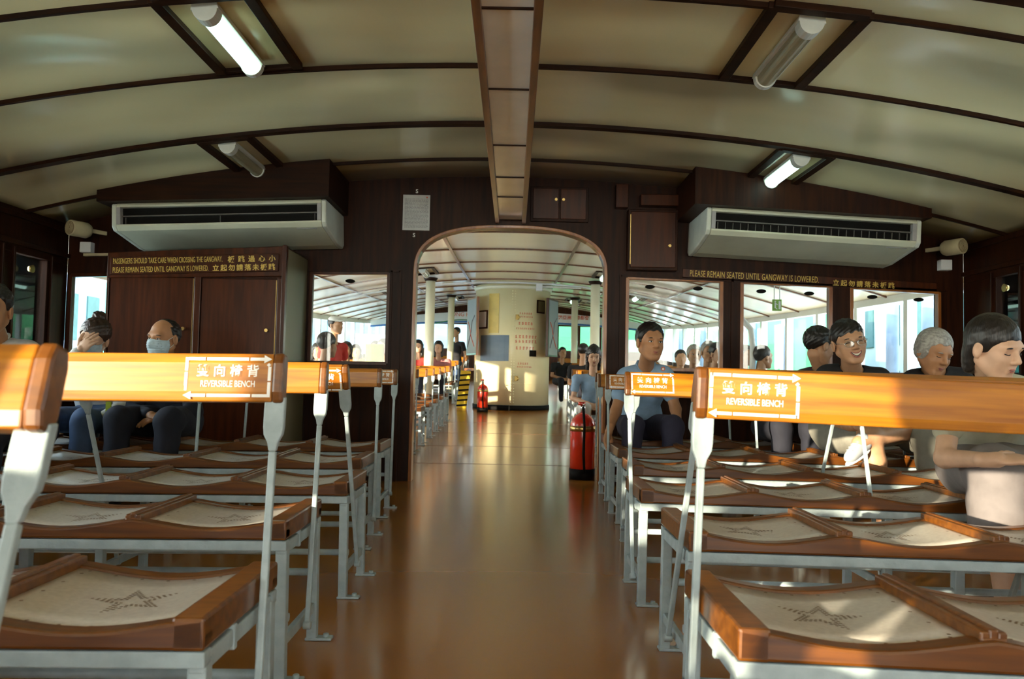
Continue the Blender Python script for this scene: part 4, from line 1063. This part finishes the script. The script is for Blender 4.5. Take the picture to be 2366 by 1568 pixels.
        if mask:
            def mf(P):
                x, y, z = P.T; d = union([ellf((0, -.030, -.035), (.070*wide, .078, .082)), capf((0, -.09, -.005), (0, -.108, -.03), .014, .018), ellf((0, -.06, -.085), (.04, .04, .03))], .02)(P)
                pl = .0012*np.sin(z*420)
                d = np.maximum(d+pl, z-(.004-.25*np.abs(x)*.5)); d = np.maximum(d, -.108-z); d = np.maximum(d, y+.022); d = np.maximum(d, -(union([ellf((0, -.030, -.035), (.064*wide, .072, .077))], .02)(P)))
                return d
            v, f = polygonize(mf, (-.1, -.15, -.13), (.1, 0, .03), .004); mk = link('face_mask', to_mesh('face_mask', [(Tr(v), f)], M['mask'], L), root)
            for s in (-1, 1):
                gg = G(); gg.tube([(s*.060, -.045, -.012), (s*.076, -.01, .012), (s*.086, .012, .020), (s*.086, .022, -.01), (s*.070, -.02, -.05), (s*.055, -.048, -.07)], .0016, 6); link('ear_loop', tl(gg).mesh('ear_loop', M['white']), mk)
        elif mouth == 'closed':
            gg = G(); gg.tube([(.020*t, -.0885+.007*t*t, -.058+.003*t*t) for t in lin(-1, 1, 7)], [.002, .0035, .0042, .0040, .0042, .0035, .002], 8); gg.tube([(.017*t, -.0865+.007*t*t, -.065+.003*t*t) for t in lin(-1, 1, 7)], [.002, .004, .005, .0055, .005, .004, .002], 8); link('lips', tl(gg).mesh('lips', M['lip']), root)
            gg = G(); gg.tube([(.023*t, -.0915+.009*t*t, -.0608+(.0045*t*t)) for t in lin(-1, 1, 7)], .0011, 6); link('mouth_line', tl(gg).mesh('mouth_line', M['hair_brown']), root)
        else:
            gg = G(); gg.prism([(.027*t, -.056+.010*t*t) for t in lin(-1, 1, 9)]+[(.027*t, -.060-.014*(1-t*t)+.010*t*t) for t in lin(1, -1, 9)], 'y', -.0895, -.075); mo = link('mouth', tl(gg).mesh('mouth', M['hair_brown']), root)
            gg = G(); gg.prism([(.022*t, -.057+.008*t*t) for t in lin(-1, 1, 9)]+[(.022*t, -.059-.0075*(1-t*t)+.008*t*t) for t in lin(1, -1, 9)], 'y', -.0915, -.085); link('teeth', tl(gg).mesh('teeth', M['teeth']), mo)
            gg = G()
            for up_, rr in ((1, .0028), (-1, .0036)):
                gg.tube([(.029*t, -.0925+.012*t*t, (-.0545 if up_ > 0 else -.0565-.020*(1-t*t)) + .010*t*t) for t in lin(-1, 1, 9)], rr, 7)
            link('lips', tl(gg).mesh('lips', M['lip']), root)
        if glasses:
            gg = G()
            for s in (-1, 1): gg.tube([(s*.033+.024*math.cos(a), -.1005+.10*(s*.033+.024*math.cos(a))**2*10*.2, -.001+.0165*math.sin(a)) for a in lin(0, 2*PI, 25)], .0013, 6, caps=False); gg.tube([(s*.057, -.094, .004), (s*.078, -.06, .008), (s*.082, .01, .008)], .0013, 6)
            gg.tube([(-.009, -.101, .004), (0, -.104, .007), (.009, -.101, .004)], .0013, 6); gl_ = link('glasses', tl(gg).mesh('glasses', M['chrome']), root)
            for s in (-1, 1):
                gg = G(); gg.disc((s*.033, -.100, -.001), (0, 1, 0), .0235, .0006, 24); bmesh.ops.scale(gg.b, vec=(1, 1, .7), verts=gg.b.verts); link('lens', tl(gg).mesh('lens', M['glass']), gl_)
    if shoes:
        for q in legs:
            a_ = np.array(q[2], float); fd = np.array(q[3] if len(q) > 3 else (0, -1, -.1), float); fd /= np.linalg.norm(fd); upv = np.array((0, 0, 1.)) if abs(fd[2]) < .7 else np.array((0, -1., 0))
            sx_ = np.cross(fd, upv); sx_ /= np.linalg.norm(sx_); uz = np.cross(sx_, fd); RR = np.stack([sx_, fd, uz], 1); c = a_-uz*.035
            pr = [ellf(c+fd*.045, (.038, .095, .034), RR), capf(c-fd*.035+uz*.01, c-fd*.03+uz*.04, .040, .038), capf(c+fd*.02+uz*.02, c+fd*.09-uz*.005, .036, .032)]
            lo, hi = bbox(pr, .01); s_ = link('shoe', to_mesh('shoe', [polygonize(union(pr, .02), lo, hi, .006)], M[shoes], L), root)
            pr = [ellf(c+fd*.045-uz*.030, (.040, .104, .013), RR)]; lo, hi = bbox(pr, .01); link('sole', to_mesh('sole', [polygonize(union(pr, .01), lo, hi, .006)], M['rubber'], L), s_)
            gg = G()
            for k in range(4): 
                m0 = c+fd*(.02+.022*k)+uz*(.052-.006*k)-np.array(L); gg.tube([m0-sx_*.022, m0+uz*.004, m0+sx_*.022], .003, 6)
            gg.obj('laces', M['white'], s_)
    return root
def V3(*a): return np.array(a, float)
GP = 'passengers in the front cabin'

# crew member in pale blue, seated by the doorway
p = person('man in pale blue uniform shirt seated right of the doorway, hands braced on the bench', (0.924, 5.550, 1.115), rot=(14, 0, 2), hs=1.08, skin='skin_tan', hair='short', shirt='pale_blue', pants='dark_trousers',
    sh=((0.793, 5.720, 0.897), (1.049, 5.720, 0.914)), pelvis=V3(.92, 5.93, .55), arms=(((0.776, 5.700, 0.878), (0.706, 5.620, 0.647), (0.644, 5.450, 0.532)), ((1.063, 5.700, 0.884), (1.113, 5.620, 0.670), (1.105, 5.500, 0.559))),
    legs=((V3(.84, 5.88, .53), V3(.80, 5.46, .56), V3(.78, 5.42, .10)), (V3(1.02, 5.88, .53), V3(1.06, 5.46, .56), V3(1.06, 5.42, .10))), shoes='black_cloth', collar='pale_blue', group=None,
    hands=(((0.644, 5.450, 0.532), (-.25, -.3, -.75), (.8, -.5, 0), -1, 1., .5), ((1.105, 5.500, 0.559), (0, -.3, -.8), (-.8, -.4, 0), 1, 1., .5)))
gg = G(); c = Vector((1.020, 5.600, 0.942)) - p.location; gg.disc(c, (0, -1, .1), .014, .004, 14); bd = gg.obj('badge', M['red_ink'], p); 
gg = G(); gg.disc(c+Vector((0, -.004, 0)), (0, -1, .1), .008, .003, 12); gg.obj('badge_centre', M['white'], bd)
gg = G(); c = Vector((1.096, 5.500, 0.579))-p.location; gg.tube([c+Vector((0, 0, -.012)), c+Vector((0, 0, .012))], .034, 16); gg.obj('wristwatch', M['chrome'], p)
# laughing man with glasses
hp = (2.000, 4.900, 1.108)
person('laughing man with glasses in a black t-shirt and grey shorts, ankle crossed over knee', hp, rot=(-4, 2, -11), hs=1.10, wide=1.05, hair='fringe', shirt='black_cloth', pants='grey_cloth', shorts=True, eyes='smile', mouth='open', glasses=True, build=1.12,
    sh=((1.940, 5.080, 0.917), (2.250, 5.080, 0.908)), pelvis=V3(2.06, 5.22, .55), arms=(((1.926, 5.070, 0.896), (1.860, 4.950, 0.671), (1.959, 4.780, 0.618)), ((2.261, 5.070, 0.887), (2.280, 4.950, 0.680), (2.131, 4.800, 0.621))),
    legs=((V3(2.00, 5.15, .54), (2.051, 4.720, 0.567), V3(2.13, 4.74, .09), (.1, -1, -.05)), (V3(2.18, 5.15, .56), (2.434, 4.880, 0.640), (1.959, 4.660, 0.535), (-.75, -.35, -.45))), shoes='shoe_grey',
    hands=(((1.959, 4.780, 0.618), (.9, -.2, -.1), (0, 0, -1), -1, 1., .4), ((2.131, 4.800, 0.621), (-.8, -.3, -.1), (0, .2, -1), 1, 1., .4)))
# grey haired man
person('grey-haired man in a black polo shirt with white collar edge, looking down', (2.531, 4.950, 1.062), rot=(16, 22, 6), hs=1.10, wide=1.06, skin='skin_tan', hair='grey', hairm='hair_grey', shirt='black_cloth', pants='grey_cloth', eyes='down', mouth='closed', collar='black_cloth', build=1.1,
    sh=((2.468, 5.080, 0.902), (2.754, 5.080, 0.918)), pelvis=V3(2.62, 5.25, .55), arms=(((2.453, 5.070, 0.880), (2.392, 5.000, 0.654), (2.457, 4.850, 0.612)), ((2.767, 5.070, 0.897), (2.783, 5.000, 0.688), (2.584, 4.850, 0.615))),
    legs=((V3(2.52, 5.18, .54), (2.382, 4.750, 0.577), V3(2.42, 4.72, .1)), (V3(2.72, 5.18, .54), (2.593, 4.750, 0.584), V3(2.62, 4.72, .1))), shoes='black_cloth',
    hands=(((2.457, 4.850, 0.612), (.7, -.4, 0), (0, 0, -1), -1, 1., .4), ((2.584, 4.850, 0.615), (-.7, -.4, 0), (0, .2, -1), 1, 1., .4)))
# woman on the right edge
person('young woman in a beige t-shirt and grey skirt at the right edge, looking down', (1.766, 3.020, 0.998), rot=(24, 17, -3), hs=.96, skin='skin_pale', hair='tucked', shirt='beige', pants='grey_skirt', skirt=.55, eyes='down', mouth='closed', build=.95,
    sh=((1.695, 3.160, 0.836), (2.008, 3.160, 0.839)), pelvis=V3(1.92, 3.36, .55), arms=(((1.676, 3.150, 0.822), (1.598, 3.050, 0.593), (1.623, 2.800, 0.612)), ((2.013, 3.150, 0.826), (1.983, 3.050, 0.598), (1.840, 2.900, 0.610))),
    legs=((V3(1.80, 3.30, .53), V3(1.74, 2.98, .56), V3(1.74, 2.92, .10)), (V3(1.98, 3.30, .53), V3(1.98, 2.96, .56), V3(1.98, 2.92, .10))), shoes='black_cloth',
    hands=(((1.623, 2.800, 0.612), (.95, -.15, .06), (0, .25, -1), 1, 1.05, .28, .25),))
# man turned away behind the laughing man
person('man in a dark plum t-shirt leaning over behind the laughing man, face turned away', (2.064, 5.550, 1.115), rot=(108, 14, 0), hs=1.02, hair='short', shirt='plum', pants='navy', eyes='hidden', sh=((1.981, 5.620, 0.909), (2.275, 5.660, 0.909)), pelvis=V3(1.90, 6.02, .55),
    arms=(((1.964, 5.620, 0.885), (1.895, 5.520, 0.676), V3(1.95, 5.35, .62)), ((2.290, 5.660, 0.886), (2.260, 5.550, 0.682), V3(2.05, 5.35, .62))), legs=((V3(1.82, 5.95, .54), V3(1.80, 5.52, .56), V3(1.8, 5.48, .12)), (V3(2.0, 5.95, .54), V3(2.0, 5.52, .56), V3(2.0, 5.48, .12))), shoes='black_cloth')
gg = G(); bmesh.ops.create_icosphere(gg.b, subdivisions=3, radius=.075)
for v in gg.b.verts: v.co *= 1+.12*math.sin(v.co.x*90)*math.sin(v.co.z*80)
o = tag(gg.obj('scarf_bundle', M['pink'], smooth=True), 'crumpled deep pink bundle on the farthest right bench', 'bundle'); o.location = (1.981, 5.950, 0.536)
# left pair with masks
person('woman with hair in a bun and a face mask, covering her eyes with her hand', (-2.687, 5.250, 1.051), rot=(8, 20, 14), hs=1.04, skin='skin_pale', hair='updo', hairm='hair_brown', shirt='white_cloth', sleeve='long', pants='jeans', mask=True, eyes='hidden', build=.95,
    sh=((-2.845, 5.360, 0.813), (-2.613, 5.380, 0.835)), pelvis=V3(-2.70, 5.40, .55), arms=(((-2.850, 5.350, 0.796), (-2.777, 5.050, 0.829), (-2.679, 5.060, 0.964)), ((-2.590, 5.370, 0.818), (-2.485, 5.250, 0.622), (-2.499, 5.050, 0.570))),
    legs=((V3(-2.80, 5.33, .53), V3(-2.80, 4.93, .55), V3(-2.8, 4.86, .1)), (V3(-2.60, 5.33, .53), V3(-2.56, 4.93, .55), V3(-2.55, 4.86, .1))), shoes='black_cloth',
    hands=(((-2.679, 5.060, 0.964), (.50, .06, .55), (.2, .95, -.1), 1, .95, .30, .35), ((-2.499, 5.050, 0.570), (-.8, -.3, 0), (0, .2, -1), 1, .9, .4)))
gg = G(); gg.box(-.016, .016, -.004, .004, -.16, .12); o = tag(gg.obj('lanyard', M['cloth_yellow']), 'yellow-green strap hanging between the two masked passengers', 'strap'); o.location = (-2.449, 5.000, 0.592)
person('balding man in a dark jacket and pale blue face mask, hands in lap', (-2.238, 5.250, 1.060), rot=(-20, 4, 2), hs=1.04, wide=1.04, skin='skin_tan', hair='receding', shirt='navy', sleeve='long', pants='navy', mask=True, collar='white_cloth', build=1.1,
    sh=((-2.436, 5.380, 0.810), (-2.148, 5.380, 0.822)), pelvis=V3(-2.22, 5.42, .55), arms=(((-2.448, 5.370, 0.788), (-2.418, 5.250, 0.596), (-2.208, 5.020, 0.588)), ((-2.120, 5.370, 0.800), (-2.026, 5.250, 0.604), (-2.115, 5.020, 0.572))),
    legs=((V3(-2.31, 5.33, .53), V3(-2.35, 4.93, .56), V3(-2.35, 4.88, .1)), (V3(-2.1, 5.33, .53), V3(-2.05, 4.93, .56), V3(-2.05, 4.88, .1))), shoes='black_cloth',
    hands=(((-2.208, 5.020, 0.588), (.7, -.35, -.1), (0, .3, -1), 1, 1., .5), ((-2.115, 5.020, 0.572), (-.7, -.35, -.1), (0, .3, -1), -1, 1., .5)))
# man at the far left edge
person('man in a grey striped shirt at the far left edge, facing the window', (-2.556, 4.000, 1.130), rot=(20, 4, 0), hs=1.06, skin='skin_tan', hair='short', shirt='grey_stripe', pants='navy', sh=((-2.749, 4.120, 0.931), (-2.453, 4.120, 0.937)), pelvis=V3(-2.53, 4.26, .55), collar='white_cloth', build=1.1,
    arms=(((-2.747, 4.100, 0.913), (-2.680, 4.000, 0.744), V3(-2.65, 3.8, .62)), ((-2.423, 4.100, 0.920), (-2.326, 4.000, 0.751), V3(-2.45, 3.8, .62))), legs=((V3(-2.62, 4.2, .53), V3(-2.62, 3.8, .56), V3(-2.6, 3.75, .1)), (V3(-2.42, 4.2, .53), V3(-2.42, 3.8, .56), V3(-2.4, 3.75, .1))), shoes='black_cloth')

# people beyond the bulkhead: (head px, depth) resolved to metres
def far(label, head, shirt, rz=0, hair='short', skin='skin', scale=1., hairm='hair', arm=None, cap=None, pitch=0, stand=False, pants='navy', det=0):
    hx, hy, hz = head; f = fz(hx, hy); g_ = 'people beyond the bulkhead'; s = scale
    c, sn = math.cos(math.radians(rz)), math.sin(math.radians(rz))
    P_ = lambda x, y, z: V3(hx+x*c-y*sn, hy+x*sn+y*c, hz+z)
    if stand:
        pz = hz-.72; legs = ((P_(-.09, .02, -.78), P_(-.09, .0, -1.15), V3(*P_(-.10, .02, 0)[:2], f+.09)), (P_(.09, .02, -.78), P_(.10, .0, -1.15), V3(*P_(.12, .02, 0)[:2], f+.09)))
        arms = ((P_(-.19, .03, -.27), P_(-.24, .03, -.52), P_(-.24, -.05, -.76)), (P_(.19, .03, -.27), P_(.26, .06, -.52), P_(.24, 0, -.76)))
        pel = P_(0, .03, -.74)
    else:
        legs = ((P_(-.1, .14, -.62), P_(-.11, -.26, -.60), V3(*P_(-.11, -.28, 0)[:2], f+.1)), (P_(.1, .14, -.62), P_(.11, -.26, -.60), V3(*P_(.11, -.28, 0)[:2], f+.1)))
        arms = arm or ((P_(-.19, .05, -.27), P_(-.23, .03, -.50), P_(-.08, -.16, -.55)), (P_(.19, .05, -.27), P_(.23, .03, -.50), P_(.08, -.16, -.55)))
        pel = P_(0, .16, -.62)
    return person(label, head, rot=(rz, pitch, 0), eyes='down' if pitch > 10 else 'open', hair=hair, hairm=hairm, skin=skin, shirt=shirt, pants=pants, sh=(arms[0][0], arms[1][0]), pelvis=pel, arms=arms, legs=legs, detail=det, cap=cap, group=g_, hs=scale, build=scale*.9, hands=((arms[0][2], arms[0][2]-arms[0][1], (0, .2, -1), 1, 1., .5), (arms[1][2], arms[1][2]-arms[1][1], (0, .2, -1), -1, 1., .5)), shoes=None)
far('short-haired man seen from behind through the left window, nearest to it', (-1.878, 8.300, 1.151), 'black_cloth', rz=150, scale=1.05)
far('standing person in a red jacket and white cap behind the left window', (-2.301, 10.600, 1.495), 'red_cloth', rz=60, cap='white_cloth', stand=True)
far('dark-haired woman facing the viewer behind the left window', (-2.544, 12.500, 1.244), 'plum', hair='bob')
far('man in grey at the right edge of the left window', (-1.912, 12.000, 1.277), 'grey_cloth', rz=-30)
far('dark-haired passenger behind the yellow-vested one in the left window', (-2.194, 13.000, 1.283), 'black_cloth', rz=-20)
far('passenger in white low in the middle of the left window', (-2.686, 14.000, 1.265), 'white_cloth', rz=10, hair='bob')
far('woman in red at the left edge of the doorway view', (-1.789, 15.400, 1.429), 'red_cloth', hair='long', skin='skin_pale')
far('woman in a pink top seated between the two left columns', (-1.444, 15.800, 1.435), 'rose', hair='long', skin='skin_pale')
far('standing man in a black t-shirt left of the cream casing', (-1.363, 19.400, 1.925), 'black_cloth', rz=-40, stand=True, pants='jeans')
far('woman in a pale blue blouse seated inside the right edge of the doorway', (0.939, 9.600, 1.142), 'pale_blue', hair='long', pitch=18, skin='skin_pale', pants='white_cloth', det=1, scale=.94)
far('dark-haired passenger left of the woman in the blue blouse', (1.113, 13.000, 1.311), 'black_cloth', rz=150)
far('dark-haired passenger low behind the crew member in the first right window', (2.443, 12.000, 1.204), 'plum')
far('grey-haired older woman in the first right window', (2.199, 10.000, 1.190), 'black_cloth', hair='short', hairm='hair_grey', det=1)
far('passenger in a lime yellow top in the first right window', (2.187, 9.200, 1.196), 'lime_cloth', hair='short', hairm='hair_grey', det=1)
far('dark-clothed passenger at the right edge of the first right window', (2.194, 8.800, 1.164), 'black_cloth', rz=20)
far('passenger with a pale face at the left edge of the middle right window', (2.717, 9.600, 1.179), 'white_cloth', rz=30, hair='short')
far('dark-haired man turned right in the middle right window', (2.615, 8.600, 1.131), 'grey_stripe', rz=110)
far('passenger with bowed head on the benches behind the left window', (-2.709, 11.400, 1.177), 'black_cloth', rz=20, hair='bob')
far('passenger in a dark jacket seated past the right columns', (1.078, 18.000, 1.450), 'black_cloth', rz=15)
o = tag(G().box(-.10, .10, -.02, .02, -.13, .13).obj('vest', M['cloth_yellow'], bevel=.01), 'bright yellow-green panel behind the left window', 'panel'); o.location = (-1.521, 9.000, 1.074)

# three unseen passengers, added to cast head shadows on the near back rails
far('unseen passenger on the bench behind the viewpoint, next to the aisle', V3(-.76, -.12, 1.13), 'black_cloth', rz=180)
far('unseen passenger on the bench behind the viewpoint, further in', V3(-1.50, .02, 1.11), 'grey_cloth', rz=175)
bench(-1, -.54, -.42, -.2, -.42, False, 'bench behind the viewpoint on the left', GB)
far('unseen passenger on the bench behind the viewpoint, nearest the left wall', V3(-2.02, -.05, 1.15), 'plum', rz=180)
